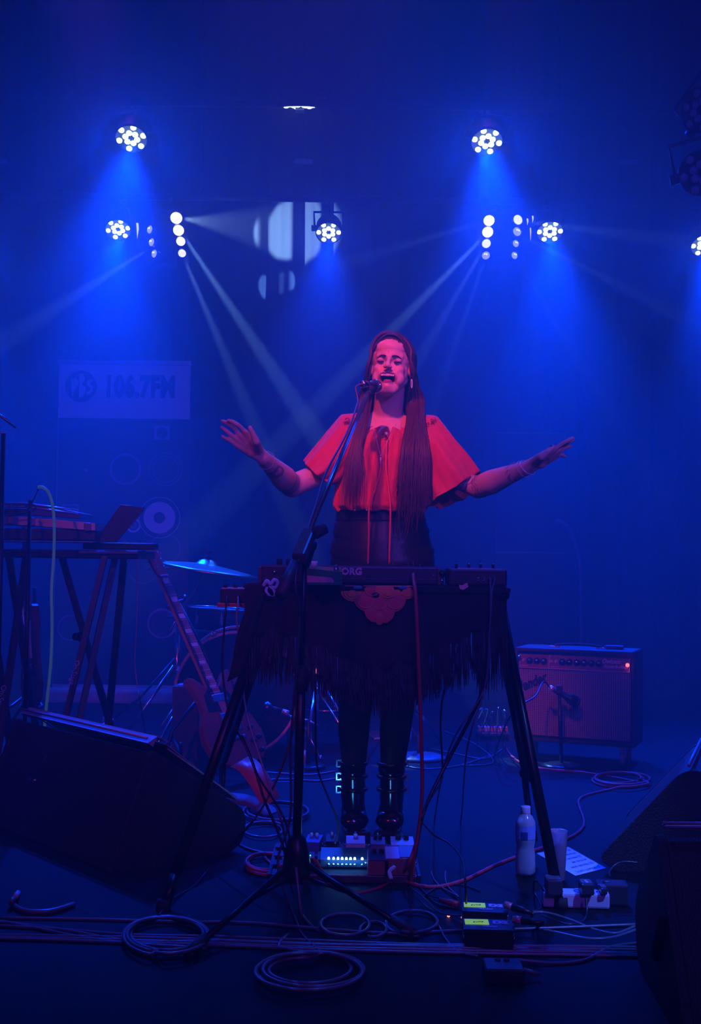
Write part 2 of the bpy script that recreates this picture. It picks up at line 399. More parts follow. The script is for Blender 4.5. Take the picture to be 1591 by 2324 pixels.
# skin tone, lips, tattoo ink and painted eye and nostril shade as point colour
lc = tolocal(co); x, y, z = lc.T
tone = np.tile(np.array([.62, .36, .27]), (N, 1))
def ss(v, a, b): t = np.clip((v-a)/(b-a), 0, 1); return t*t*(3-2*t)
def paint(mask, col):
    global tone
    tone = tone*(1-mask[:, None]) + np.array(col)*mask[:, None]
lr_ = np.sqrt((x/.0285)**2 + ((z-MZ)/.0175)**2)
paint((1-ss(lr_, 1.10, 1.26))*(y < .04)*(z < 0)*(z > -.12), (.40, .10, .11))
paint((1-ss(np.abs(x/.0240)**3 + np.abs((z-MZ)/.0125)**3, .8, 1.3))*(y < .06)*(z > -.12)*(z < 0), (.035, .006, .010))
for s in (-1, 1):
    paint(.55*g(s*.018, .006, .010, .010)*(y < .04), (.12, .05, .06)); paint(.8*g(s*.030, -.004, .013, .0035)*(y < .04), (.05, .02, .03))  # shade of the inner eye hollows darkened in the colour, with the lash line
    paint(1.0*g(s*.0085, -.0345, .0032, .0022)*(y < .03), (.05, .01, .01))  # nostril shade painted as dark spots
def band(a, b, t0, t1, pat):
    a, b = np.array(a), np.array(b); d = b-a; L2 = d @ d
    t = (co-a) @ d/L2; q = co - a - np.outer(t, d); rr = np.linalg.norm(q, axis=1)
    ang = np.arctan2(q[:, 2], q[:, 1]); k = (t > t0) & (t < t1) & (rr < .06) & pat(t, ang)
    paint(k*.75, (.10, .07, .10))
band(EL, WL, .10, .26, lambda t, a: (np.sin(t*120+2*np.sin(a*4)) > -.2) | (np.abs(t-.11) < .014) | (np.abs(t-.25) < .014))
band(EL, WL, .60, .82, lambda t, a: (np.abs(((t-.7)/.10)**2 + (np.mod(a+pi+2.4, 2*pi)-pi)**2/.7 - .6) < .4))
band(ER, WR, .02, .14, lambda t, a: (np.sin(t*120+3*np.sin(a*5)) > .3))
band(SR, ER, .80, .94, lambda t, a: (np.sin(t*110+3*np.abs(np.sin(a*3))) > .5))
band(ER, WR, .72, .80, lambda t, a: np.sin(a*7+t*50) > .2)
ca = bme.color_attributes.new('tone', 'FLOAT_COLOR', 'POINT')
ca.data.foreach_set('color', np.hstack([tone, np.ones((N, 1))]).ravel())
an_ = SKIN.node_tree.nodes.new('ShaderNodeVertexColor'); an_.layer_name = 'tone'
SKIN.node_tree.links.new(an_.outputs['Color'], SKIN.node_tree.nodes['Principled BSDF'].inputs['Base Color'])
for m_ in (SKIN, TIGHTS): bme.materials.append(m_)
nf = len(bme.polygons); cen = np.empty(nf*3); bme.polygons.foreach_get('center', cen); cen = cen.reshape(-1, 3)
mi = np.zeros(nf, int); mi[cen[:, 2] < T_(868, 1240).z] = 1
bme.polygons.foreach_set('material_index', mi); bme.polygons.foreach_set('use_smooth', np.ones(nf, bool)); bme.update()
person = thing('person', 'person singing with arms spread, long hair, red blouse, black leather skirt and buckled boots', 'person', (PD*0+.125, 4.12, 0))
def ppart(ob):
    ob.parent = person; ob.matrix_parent_inverse = Matrix.Translation(-person.location); return ob
bme.name = 'body'; body = bpy.data.objects.new('body', bme); COL.objects.link(body); ppart(body)
# teeth, lashes, brows, nails
m = MB()
for i in range(8):
    a = (i-3.5)*.0058
    m.box((a, .006+abs(a)**2*9, MZ+.0075), (.0054, .005, .0085 if abs(i-3.5) < 1.2 else .007), bev=.0014)
m.M = None
me_v = [HM @ Vector(v) for v in m.v]; m.v = [tuple(v) for v in me_v]
m.sm = [True]*len(m.f)
t_ = m.build('teeth', mat('teeth', (.62, .58, .5), .25)); ppart(t_)
t_['label'] = 'row of upper teeth'
m = MB().sphere((0, .022, MZ-.010), .013, sc=(1.2, 1.1, .45)); m.v = [tuple(HM @ Vector(v)) for v in m.v]
ppart(m.build('tongue', LIP))
BROW = mat('brow_hair', (.03, .012, .01), .9)
def faceline(pts, rs, name, mt):
    ppart(MB().tube([H(*p) for p in smooth_path(pts, 4)], [rs[0] + (rs[1]-rs[0])*sin(pi*i/(4*(len(pts)-1))) for i in range(4*(len(pts)-1)+1)], 6).build(name, mt))
for s in (-1, 1):
    faceline([(s*.009, .003, .0120), (s*.018, .000, .0140), (s*.030, .006, .0140), (s*.041, .018, .0095)], (.0012, .0022), 'eyebrow', BROW)
    faceline([(s*.0175, .0105, -.0035), (s*.024, .0070, -.0068), (s*.031, .0072, -.0072), (s*.040, .0140, -.0030)], (.0012, .0030), 'eyelash', BROW)
for p in ((569.5, 972, HD-.048), ):
    ppart(MB().sphere(P(571.5, 974, HD-.042), .0062, sc=(.7, .6, 1.35)).build('thumbnail', NAIL))
ppart(MB().sphere(P(1252.5, 1015, HD2-.056), .0072, sc=(1.1, .8, 1.0)).build('thumbnail', NAIL))

# ---- blouse
RED = mat('red_blouse_cloth', (.52, .028, .025), .75, sheen=.25, noise=.08, nscale=40)
def loft(rings, n, fn=None, close=True):
    vs_ = []; fs = []
    for i, ring in enumerate(rings):
        for k in range(n):
            p = ring(2*pi*k/n)
            if fn: p = fn(p, i/(len(rings)-1), 2*pi*k/n)
            vs_.append(p)
    for i in range(len(rings)-1):
        for k in range(n): fs.append((i*n+k, i*n+(k+1) % n, (i+1)*n+(k+1) % n, (i+1)*n+k))
    return vs_, fs
def interp(keys, t):
    keys = sorted(keys)
    for i in range(len(keys)-1):
        a, b = keys[i], keys[i+1]
        if a[0] <= t <= b[0]:
            u = (t-a[0])/(b[0]-a[0]); u = u*u*(3-2*u)*.5 + u*.5
            return [p+(q-p)*u for p, q in zip(a[1:], b[1:])]
    return list((keys[0] if t < keys[0][0] else keys[-1])[1:])
# body of the blouse: keys = picture row, left px, right px, half depth front, back
bk = [(962, 832, 930, .062, .06), (975, 806, 956, .078, .075), (1000, 775, 985, .100, .09), (1040, 768, 984, .128, .10), (1090, 762, 978, .130, .10), (1130, 757, 972, .128, .10), (1150, 755, 970, .126, .10), (1162, 764, 962, .112, .09), (1150, 772, 956, .098, .085)]
rows_t = []
for j in range(46):
    u = j/45*(len(bk)-1); i = min(int(u), len(bk)-2); f_ = u-i
    rows_t.append([a+(b-a)*f_ for a, b in zip(bk[i], bk[i+1])])
def brow(rw, j):
    py, l, r_, df, db = rw
    def ring(a):
        c = T_((l+r_)/2, py, .02); hw = (r_-l)/2*PD/FPX
        s_, c_ = sin(a), cos(a)
        q = j/45; amp = .007 + .012*q*(1-.3*q)
        fold = amp*(sin(9*c_*2.2+.6*sin(q*4)) + .6*sin(23*c_+2*q+1)) * (1 if s_ < .2 else .4)
        neck = 0
        if j < 10 and s_ < 0: neck = -.020*(1-j/10)*(-s_)
        yy = (df if s_ < 0 else db)*s_
        hem = .010*sin(15*c_+1)*max(0, q-.75)*4*.6
        return Vector((c.x + hw*c_*(1+fold*.5), c.y + yy + fold*(1 if s_ > 0 else -1)*-1, c.z + neck + hem))
    return ring
m = MB(); v_, f_ = loft([brow(rw, j) for j, rw in enumerate(rows_t)], 120); m.add(v_, f_, 0, True)
# sleeves: rings given by 4 picture points (top, front, bottom, back) with depth
def sleeve(keys, n=72, steps=26, seed=0):
    rings = []
    for j in range(steps+1):
        u = j/steps*(len(keys)-1); i = min(int(u), len(keys)-2); f0 = u-i
        f0 = f0*f0*(3-2*f0)*.35 + f0*.65
        k4 = [Vector(a).lerp(Vector(b), f0) for a, b in zip(keys[i], keys[i+1])]
        q = j/steps
        def ring(a, k4=k4, q=q):
            T0, Fr, B0, Bk = k4; c = (T0+Fr+B0+Bk)/4
            s_, c_ = sin(a), cos(a)
            p = c + ((T0-c)*max(0, c_) + (B0-c)*max(0, -c_)) + ((Fr-c)*max(0, s_) + (Bk-c)*max(0, -s_))
            d = (p-c); d = d.normalized() if d.length > 1e-6 else d
            return p + d*(.009*q*sin(7*a+seed+q*2) + .004*q*sin(15*a+seed*2))
        rings.append(ring)
    v_, f_ = loft(rings, n); m.add(v_, f_, 0, True)
D0 = PD+.02
sleeve([[P(812, 938, D0), P(835, 985, D0-.085), P(850, 1040, D0), P(820, 985, D0+.08)],
        [P(775, 944, D0), P(785, 1000, D0-.085), P(790, 1070, D0), P(775, 1000, D0+.08)],
        [P(742, 985, D0), P(757, 1038, D0-.11), P(772, 1090, D0-.01), P(752, 1040, D0+.075)],
        [P(715, 1020, D0-.01), P(732, 1065, D0-.125), P(756, 1096, D0-.02), P(735, 1060, D0+.07)],
        [P(692, 1049, D0-.02), P(716, 1076, D0-.135), P(746, 1094, D0-.03), P(722, 1076, D0+.06)]], seed=1)
sleeve([[P(950, 938, D0), P(930, 985, D0-.085), P(910, 1040, D0), P(940, 985, D0+.08)],
        [P(992, 944, D0), P(985, 1010, D0-.095), P(965, 1090, D0-.02), P(985, 1010, D0+.08)],
        [P(1024, 985, D0), P(1005, 1050, D0-.12), P(966, 1125, D0-.03), P(1010, 1070, D0+.08)],
        [P(1060, 1033, D0), P(1030, 1085, D0-.13), P(968, 1146, D0-.04), P(1030, 1115, D0+.08)],
        [P(1091, 1075, D0), P(1038, 1102, D0-.135), P(972, 1148, D0-.05), P(1050, 1135, D0+.08)]], seed=3)
# the drooping back of the wide sleeve
bl = m.build('blouse', RED, fix=False); ppart(bl)
sd = bl.modifiers.new('thick', 'SOLIDIFY'); sd.thickness = .0022
# eyelet embroidery on the yoke, laced neckline and long ties
m = MB(); rnd = random.Random(3)
EMB = mat('dark_embroidery', (.16, .01, .02), .8)
for s, cx in ((-1, 800), (1, 968)):
    for k in range(46):
        px, py = cx + rnd.uniform(-26, 24), rnd.uniform(952, 985)
        c = P(px, py, PD-.062+ (abs(px-880)-80)*.0006)
        a0 = rnd.uniform(0, 6)
        m.tube(arcpts(c, rnd.uniform(.004, .009), a0, a0+4.2, 7), .0011, 4)
_e = ppart(m.build('embroidery', EMB)); _e['kind'] = 'stuff'
TIE = mat('red_tie_cord', (.7, .04, .05), .7)
def yblouse(py): return PD - .118
for px0, px1 in ((866, 838), (878, 886)):
    pts = [P(px0, 1000, PD-.10), P(px0-2, 1060, PD-.125), P((px0+px1)/2, 1110, PD-.13), P(px1, 1150, PD-.135), P(px1-1, 1210, PD-.13), P(px1-3, 1280, PD-.13)]
    ppart(MB().tube(smooth_path(pts, 6), .0032, 6).build('tie_cord', TIE))
for k in range(4):
    for s in (-1, 1):
        ppart(MB().tube([P(874-6*s, 978+8*k, PD-.092), P(874+6*s, 985+8*k, PD-.098)], .0016, 5).build('lacing', EMB))
# ---- jewellery
GOLD = mat('pale_gold', (1, .9, .8), .3, .5)
def chain(pts, r, step, name, mt=GOLD):
    m = MB(); pts = [Vector(p) for p in pts]; acc = 0; last = pts[0]; L = 0
    for i in range(1, len(pts)):
        seg = (pts[i]-pts[i-1]).length
        while acc <= seg:
            c = pts[i-1].lerp(pts[i], acc/seg) if seg else pts[i]
            m.sphere(c, r, n=6); acc += step
        acc -= seg
    return ppart(m.build(name, mt))
chain([P(846, 965, PD-.085), P(852, 990, PD-.105), P(858, 1012, PD-.13), P(864, 1036, PD-.145), P(872, 1016, PD-.14), P(885, 990, PD-.11), P(900, 962, PD-.09)], .0015, .0042, 'necklace')
ppart(MB().cyl(P(864, 1038, PD-.146), P(863, 1052, PD-.146), .0028, .0012, n=8).build('pendant', GOLD))
ppart(MB().sphere(P(877, 984, PD-.105), .006, sc=(1, .6, 1)).build('pendant', mat('pearl', (.85, .85, .8), .15, .6)))
def bracelet(a, b, t, r, tilt, beads=True, th=.0016):
    a, b = Vector(a), Vector(b); c = a.lerp(b, t); M = frame_to(c, b) @ Matrix.Rotation(tilt, 4, 'X')
    pts = [M @ Vector((r*cos(q), r*sin(q), 0)) for q in [2*pi*k/40 for k in range(41)]]
    if beads: chain(pts, th, .0052, 'bracelet')
    else: ppart(MB().tube(pts[:-1], th, 6, closed=True).build('bracelet', GOLD))
bracelet(EL, WL, .93, .0300, .25); bracelet(ER, WR, .96, .0300, -.2); bracelet(ER, WR, .80, .0335, .1, True, .0011); bracelet(ER, WR, 1.05, .0310, .4, False, .0012)
ppart(MB().tube(arcpts(H(.078, .07, -.062), .014, 0, 2*pi, 20, (.16, .05, 0), (0, 0, 1.1))[:-1], .0013, 6, closed=True).build('earring', GOLD))
# ---- skirt
LEATH = mat('black_leather', (.010, .011, .016), .34, spec=.18, bump=.08, nscale=60)
sk = [(1146, 768, 958, .100), (1160, 766, 960, .100), (1182, 762, 966, .102), (1186, 760, 968, .102), (1230, 752, 980, .118), (1275, 748, 988, .130), (1340, 752, 978, .132), (1420, 762, 960, .12), (1500, 770, 950, .11)]
rings = []
for j in range(61):
    u = j/60*(len(sk)-1); i = min(int(u), len(sk)-2); f0 = u-i; rw = [a+(b-a)*f0 for a, b in zip(sk[i], sk[i+1])]
    def ring(a, rw=rw, q=j/60):
        c = T_((rw[1]+rw[2])/2, rw[0], .03); hw = (rw[2]-rw[1])/2*(PD+.03)/FPX
        side = abs(cos(a))**2
        w = 0
        if q > .28: w = .0032*side*(sin(rw[0]*.13 + 3*cos(a) + sin(a)*2.5) + .7*sin(rw[0]*.29 - 2*cos(a) + sin(a)*4 + 1))*min(1, (q-.28)*6)
        w += .003 if q < .27 else 0
        return Vector((c.x + (hw+w)*cos(a), c.y + (rw[3]+w)*sin(a), c.z))
    rings.append(ring)
m = MB(); v_, f_ = loft(rings, 96); m.add(v_, f_, 0, True); ppart(m.build('skirt', LEATH, fix=False))
for k in range(6):
    ppart(MB().sphere(P(806+k*26, 1158, PD-.075-.02*sin(pi*k/5)), .004, n=8).build('stud', STEEL))
# ---- boots
def boot(sx, tx, side):
    """shaft centre px, toe px"""
    top = P(sx, 1748, 4.16); an = P(sx + (tx-sx)*.05, 1845, 4.16); an.z = .16
    toe = F(tx, 1897); toe.y -= .02
    heel = Vector((an.x, an.y+.035, 0))
    ax = Vector((toe.x-heel.x, toe.y-heel.y, 0)); L = ax.length; ax.normalize(); rt = Vector((-ax.y, ax.x, 0)); rt = Vector((ax.y, -ax.x, 0))
    m = MB(); n = 32
    rings = []
    for z, r_ in ((top.z+.005, .047), (top.z, .048), (.24, .045), (.20, .044), (.17, .043), (.145, .044)):
        c = Vector((top.x + (an.x-top.x)*(top.z-z)/max(.01, top.z-.14), top.y-.012, z)); rings.append((c, r_, r_*1.08, Vector((0, 0, 1))))
    vs_ = []
    rr = []
    for c, ra, rb, nn in rings:
        rr.append([c + rt*ra*cos(2*pi*k/n)*1.0 + ax*rb*sin(2*pi*k/n) for k in range(n)])
    # foot: sections sweep from the shaft to the toe
    for i in range(1, 13):
        t = i/12; ang = min(pi/2, t*1.9)
        c0 = Vector((an.x, an.y-.012, .135))
        dist = max(0, t-.12)/.88
        px_ = c0 + ax*(L-.085)*dist**1.0; h = .135*(1-dist)**1.5 + .052*(1-(1-dist)**1.5)
        if t > .9: h *= .85
        wv = .040 + .010*sin(min(1, dist*1.15)*pi) if dist < .95 else .036
        wv = [.042, .042, .041, .040, .040, .042, .045, .048, .049, .047, .041, .030][i-1]
        tiltdir = (Vector((0, 0, 1))*cos(ang) + ax*sin(ang))
        updir = Vector((0, 0, 1))*sin(ang) - ax*cos(ang)
        base = Vector((px_.x, px_.y, 0)); cz = h/2+.012
        cc = Vector((px_.x, px_.y, cz)) if ang > 1.2 else c0.lerp(Vector((px_.x, px_.y, cz)), ang/1.2)
        hh = (h/2) if ang > 1.2 else (.046 + (h/2-.046)*ang/1.2)
        rr.append([cc + rt*wv*cos(2*pi*k/n) + (updir*-1*-1)*hh*sin(2*pi*k/n)*-1 for k in range(n)])
    vs_ = [p for r_ in rr for p in r_]
    for i, v in enumerate(vs_):
        if v.z < .012: v.z = .012
        v += rt*(.0015*sin(v.z*160+i*.9)) + Vector((0, 0, .002*sin(v.y*140)))*(1 if v.z > .03 else 0)
    fs = [(i*n+k, i*n+(k+1) % n, (i+1)*n+(k+1) % n, (i+1)*n+k) for i in range(len(rr)-1) for k in range(n)]
    fs.append([(len(rr)-1)*n+k for k in range(n)])
    m.add(vs_, fs, 0, True)
    m.box((0, 0, 0), (.085, L*.8, .014), M=Matrix.Translation(heel + ax*L*.52 + Vector((0, 0, .007))) @ ax.to_track_quat('Y', 'Z').to_matrix().to_4x4(), mi=1, bev=.006)
    m.box((0, 0, 0), (.07, .06, .035), M=Matrix.Translation(heel + ax*.02 + Vector((0, 0, .0175))) @ ax.to_track_quat('Y', 'Z').to_matrix().to_4x4(), mi=1, bev=.008)
    b = m.build('boot', [mat('patent_black_leather', (.008, .008, .01), .14, spec=.9), RUB]); ppart(b)
    for k, z in enumerate((.235, .19, .145)):
        c = Vector((an.x, an.y-.012, z))
        q = MB().tube([c + rt*.0475*cos(a) + ax*.0505*sin(a) for a in [2*pi*i/28 for i in range(28)]], .0075, 6, closed=True)
        for o_ in range(len(q.v)): pass
        st = q.build('strap', mat('patent_black_leather', (0, 0, 0))); st.parent = b; st.matrix_parent_inverse = Matrix()
        bc = c + Vector((side*.050, -.020, 0))
        bu = MB()
        for dz in (-.011, .011): bu.box((0, 0, dz), (.014, .006, .004), M=Matrix.Translation(bc))
        for dx in (-.007, .007): bu.box((dx, 0, 0), (.004, .006, .026), M=Matrix.Translation(bc))
        bb = bu.build('buckle', CHROME); bb.parent = b
    return b
boot(799, 815, -1); boot(889, 874, 1)
# ---- hair
HAIR = mat('long_brown_hair', (.055, .016, .014), .48, spec=.5)
m = MB(); rnd = random.Random(11)
def lock(pts, r0, n=6, k=4):
    pts = smooth_path(pts, k); L = len(pts)
    rs = [r0*(.5 + .5*min(1, i/4))*(1 if i < L*.75 else max(.12, (L-1-i)/(L*.25))) for i in range(L)]
    m.tube(pts, rs, n, 0)
# cap over the skull
vs_ = []; nn = 120; nr_ = 44
for i in range(nr_):
    th = i/(nr_-1)*1.95
    for k in range(nn):
        a = 2*pi*k/nn; sx = sin(th)*cos(a); sy = sin(th)*sin(a); sz = cos(th)
        vs_.append(H(.0785*sx, .094+.1*sy, .030+.090*sz))
fs = []
for i in range(nr_-1):
    for k in range(nn):
        c = (HMi @ np.append(np.array((Vector(vs_[i*nn+k])+Vector(vs_[(i+1)*nn+k]))/2), 1))[:3]
        if c[1] < .055 and c[2] < .079 - 12*(c[0]+.006)**2 + .0012*sin(c[0]*900): continue
        fs.append((i*nn+k, i*nn+(k+1) % nn, (i+1)*nn+(k+1) % nn, (i+1)*nn+k))
m.add(vs_, fs, 0, True)
def strand(side, u, w, front, length_px, sw):
    """u 0..1 front-to-back start on the parting, w lift off the skull"""
    y0 = .030 + .12*u; px = -.012; k = .006*w; pts = []
    ff = sqrt(max(.1, 1-((y0-.094)/.112)**2))
    for a in (-1, 20, 46, 74, 100):
        t = R(a); pts.append(H(px*cos(t)**2 + side*(.076+k)*sin(t)*(ff+(1-ff)*.5), y0 + .012*sin(t) + .02*sin(t)*u, .030 + ((.091+k)*ff)*cos(t)))
    pts.append(H(side*(.078+k*1.3), y0 + .030 + .03*u, -.030))
    return pts + sw
# right of the picture: falls in front down to the skirt
for i in range(560):
    u, w = rnd.random(), rnd.random(); f = rnd.random()
    x1 = 924 + 36*f + rnd.uniform(-3, 3); x2 = 912 + 62*f; x3 = 902 + 70*f + rnd.uniform(-6, 6); ye = 1090 + 110*rnd.random()*(1-abs(f-.4))
    dd = -.10 - .035*rnd.random()*(1-abs(f-.5))
    sw = [P(x1, 905, PD-.01-.02*rnd.random()+.05*u), P(x1+2, 950, PD-.075+.02*u), P(x2, 1010, PD+dd-.01), P((x2+x3)/2 + rnd.uniform(-3, 3), 1070, PD+dd-.025), P(x3, ye, PD+dd-.028)]
    if rnd.random() < .25: sw.append(P(x3 + rnd.uniform(-12, 8), ye+30+rnd.random()*20, PD+dd-.03))
    lock(strand(1, u, w, True, 0, sw), rnd.uniform(.0016, .0034), 5)
# left of the picture: behind the shoulder and a thinner fall on the chest
for i in range(320):
    u, w = rnd.random(), rnd.random(); f = rnd.random(); chest = rnd.random() < .2
    x1 = 818 + 26*f
    if chest:
        x3 = 775 + 50*f; sw = [P(x1, 905, PD-.0), P(x1-8, 955, PD-.07), P(x1-22, 1010, PD-.115), P(x3+4, 1070, PD-.135), P(x3, 1120+40*rnd.random(), PD-.135)]
        lock(strand(-1, u, w, True, 0, sw), rnd.uniform(.0014, .0026))
    else:
        sw = [P(x1-3, 900, PD+.03+.05*u), P(x1-2, 945, PD+.03+.05*u), P(x1+8, 985, PD+.06+.05*u), P(x1+12, 1060, PD+.10)]
        lock(strand(-1, u, w, False, 0, sw), rnd.uniform(.0018, .0034), 5)
# hair framing the face and falling behind the neck
for i in range(400):
    f = rnd.random(); s = -1 if f < .5 else 1; w = rnd.random(); v = rnd.random()
    if s > 0: top = [H(-.016+.004*v, .010+.03*w, .091+.020*w), H(.014, .004+.03*w, .089+.019*w), H(.040+.004*w, .018+.03*w, .070+.018*w)]
    else: top = [H(-.014, .010+.03*w, .091+.020*w), H(-.032, .014+.03*w, .081+.018*w), H(-.049-.004*w, .026+.03*w, .060+.016*w)]
    lock(top + [H(s*(.062+.006*w), .045+.03*w, .035), H(s*(.068+.006*w), .060+.03*w, -.005), H(s*(.072+.006*w), .072+.03*w, -.06), P(882+s*(42+10*w), 930, PD+.03*w)], rnd.uniform(.0016, .0026), 5)
for i in range(150):
    f = rnd.uniform(-1, 1)
    lock([H(f*.03, .13, .115), H(f*.06, .175, .06), H(f*.075, .185, -.03), P(884+f*60, 930, PD+.14), P(884+f*80, 1010, PD+.15), P(880+f*85, 1090+40*rnd.random(), PD+.15)], .005)
hair = m.build('hair', HAIR, fix=False); ppart(hair)
# ================================================================== helpers for whole things
def keep(o, t):
    """parent o (built in world space) to the thing t"""
    o.parent = t
    o.matrix_parent_inverse = (Matrix.Translation(t.location) @ t.rotation_euler.to_matrix().to_4x4()).inverted()
    return o
def text(s, size, M, mt, parent=None, name='lettering', bold=0.0, align='CENTER', shear=0, ext=.0006, space=1.0, sx=1.0):
    c = bpy.data.curves.new(name, 'FONT'); c.body = s; c.size = size; c.align_x = align; c.align_y = 'CENTER'
    c.offset = bold; c.extrude = ext; c.shear = shear; c.space_character = space; c.resolution_u = 3
    tmp = bpy.data.objects.new('t', c); COL.objects.link(tmp); bpy.context.view_layer.update()
    me = bpy.data.meshes.new_from_object(tmp.evaluated_get(bpy.context.evaluated_depsgraph_get()))
    bpy.data.objects.remove(tmp); bpy.data.curves.remove(c)
    me.transform(M @ Matrix.Diagonal((sx, 1, 1, 1))); me.materials.clear(); me.materials.append(mt); me.name = name
    o = bpy.data.objects.new(name, me); COL.objects.link(o)
    if parent: o.parent = parent
    return o
FACE = Matrix.Rotation(pi/2, 4, 'X')          # text plane turned to stand up and face the audience
def cable(pts, r, mt, label, name='cable', group=None, k=6, n=6):
    o = MB().tube(smooth_path(pts, k), r, n).build(name, mt)
    return tag(o, label, 'cable', group)
BLKC = mat('black_cable_rubber', (.02, .02, .024), .32, spec=.6); REDC = mat('red_cable_sleeve', (.60, .03, .06), .5)
GREYC = mat('grey_cable_rubber', (.14, .16, .20), .28, spec=.8)
WHITE = mat('white_plastic', (.75, .75, .78), .5); DKW = mat('dark_wood', (.10, .04, .03), .5, noise=.3, nscale=25)

# ================================================================== lighting bars
def bar(py, D, x0, x1, label):
    a = P(x0, py, D); b = P(x1, py, D); b.z = a.z
    t = thing('lighting_bar', label, 'bar', ((a.x+b.x)/2, D, a.z))
    L = (b.x-a.x)
    MB().cyl((-L/2, 0, 0), (L/2, 0, 0), .022, n=12).build('pipe', mat('bar_metal', (.05, .05, .06), .4, .6), t)
    for q in (-.42, -.1, .22, .45):
        MB().cyl((q*L, 0, 0), (q*L, 0, 5.30-a.z), .006, n=6).build('hanger', BLKM, t)
    return a.z
zt = bar(222, 6.72, -560, 1980, 'upper black lighting bar carrying the two high blue lamps')
zm = bar(436, 7.72, -560, 1980, 'lower black lighting bar carrying the mid-height row of lamps')
for t in [o for o in bpy.data.objects if o.name.startswith('par_light') and o.parent is None]:
    up = t.location.y < 7.0; z = zt if up else zm; Y = 6.72 if up else 7.72
    c = t.location
    m = MB().tube([(c.x, c.y, c.z), (c.x, c.y+.10, c.z+.05), (c.x, Y, z-.02), (c.x, Y, z+.03)], .009, 6).box((c.x, Y, z), (.05, .06, .06))
    keep(m.build('clamp', BLKM), t)
# centre lamp pointing straight down
cc = P(680, 224, 6.66)
t = par_can(680, 224, 6.66, 32, (cc.x+.03, 7.75, 0), .2, 45, 'blue LED par light pointing straight down, hung top centre', deg=30, back=-1.2, spill=.05)
t.location.z = zt-.03
keep(MB().box((cc.x, 6.70, zt-.01), (.05, .05, .08)).build('clamp', BLKM), t)
# unlit lamps, cut by the right edge
t = thing('lamp_pole', 'black upright pipe just past the right edge, carrying two unlit lamps', 'pole', (P(1660, 400, 4.5).x, 4.5, 0))
MB().cyl((0, 0, 0), (0, 0, 5.3), .024, n=12).build('pipe', BLKM, t)
for (x, y, r_, lab, tl) in ((1592, 392, 40, 'large unlit PAR lamp with clear lenses, cut by the right edge of the photo', .2), (1590, 250, 40, 'large unlit PAR lamp seen side-on, uppermost at the right edge of the photo', .6)):
    q = par_can(x, y, 4.35, r_, (P(x, y, 4.35).x - (.25 if y > 300 else 1.6), 3.2, P(x, y, 4.35).z-.35), tl, 0, lab, on=False)
    keep(MB().tube([q.location, q.location + Vector((.05, .1, 0)), (t.location.x, 4.5, q.location.z)], .012, 6).build('clamp', BLKM), q)
# pale round fittings hung under the ceiling
DISC = mat('pale_disc', (.35, .38, .45), .6)
for px, w in ((688, 'centre'), (1424, 'right'), (-6, 'left')):
    c = P(px, 371, 7.3)
    t = thing('ceiling_disc', 'pale round ceiling fitting, %s one of the row of three' % w, 'ceiling fitting', c)
    MB().lathe([(.01, .03), (.055, .025), (.062, .01), (.062, 0), (.05, -.004), (.001, -.004)], 24).build('disc', DISC, t, rot=(R(20), 0, 0))
    MB().cyl((0, 0, .02), (0, 0, 5.3-c.z), .004, n=6).build('hanger', BLKM, t)

# ================================================================== lens-bank fixtures
def bank(lenses, side, cx, label, shards):
    c = P(cx, 540, 7.45)
    t = thing('lens_bank_light', label, 'stage light', c)
    keep(MB().box((0, 0, 0), (.13, .14, .34), M=Matrix.Translation(c + Vector((0, .08, 0))), bev=.015).build('housing', HOUSE), t)
    keep(MB().tube([c + Vector((-.10, .08, 0)), c + Vector((-.10, .08, .20)), c + Vector((.10, .08, .20)), c + Vector((.10, .08, 0))], .009, 6)
         .tube([c + Vector((0, .08, .20)), (c.x, 7.72, zm)], .010, 6).build('bracket', BLKM), t)
    for s in (-1, 1):
        keep(MB().box((0, 0, 0), (.012, .10, .33), M=Matrix.Translation(c + Vector((s*.068, .02, 0))) @ Matrix.Rotation(s*.5, 4, 'Z')).build('side_plate', HOUSE), t)
    for px, py, r_, lit, turn in lenses:
        p = P(px, py, 7.38); rr = r_*7.38/FPX
        mt = WARM if lit == 2 else (mat('lamp_half_lit', (1, 1, 1), .2, emit=(.8, .8, .9), estr=1.6) if lit == 1 else DIM)
        M = Matrix.Translation(p) @ Matrix.Rotation(turn, 4, 'Z') @ Matrix.Rotation(pi/2, 4, 'X')
        b = keep(MB().lathe([(rr*1.22, -.05), (rr*1.22, .004), (rr*1.05, .006), (rr*1.02, 0), (.001, 0)], 20, M=M).build('lens_tube', mat('polished_reflector', (.4, .42, .5), .12, .8)), t)
        l = MB().lathe([(rr, .001), (rr*.85, rr*.3), (rr*.45, rr*.5), (.0005, rr*.56)], 20, M=M).build('lens', mt); keep(l, t)
        if lit < 1: 
            for a in (.6, 2.2): keep(MB().sphere(M @ Vector((rr*.35*cos(a), rr*.35*sin(a), rr*.52)), rr*.13, n=8).build('filament', WARM), t)
    for px, py, h_, w_ in shards:
        p = P(px, py, 7.40); s_ = 7.4/FPX
        keep(MB().prism([(0, -h_*s_), (w_*s_, h_*.3*s_), (w_*.6*s_, h_*s_), (-w_*s_, h_*s_)], .004, M=Matrix.Translation(p) @ FACE).build('lens', mat('lens_glint', (1, 1, 1), .2, emit=(.75, .7, .95), estr=1.3)), t)  # flat glowing slivers stand in for glints beside the lens banks
bank([(400, 495, 13, 2, .25), (405, 523, 12, 2, .3), (410, 548, 10, 2, .35), (413, 575, 9, 1, .35),
      (341, 521, 9, 0, -.7), (345, 550, 9, 0, -.7), (351, 576, 9, 0, -.7)], -1, 374, 'lens-bank light with two columns of white lenses, left of the centre lamp', [(312, 524, 18, 3)])
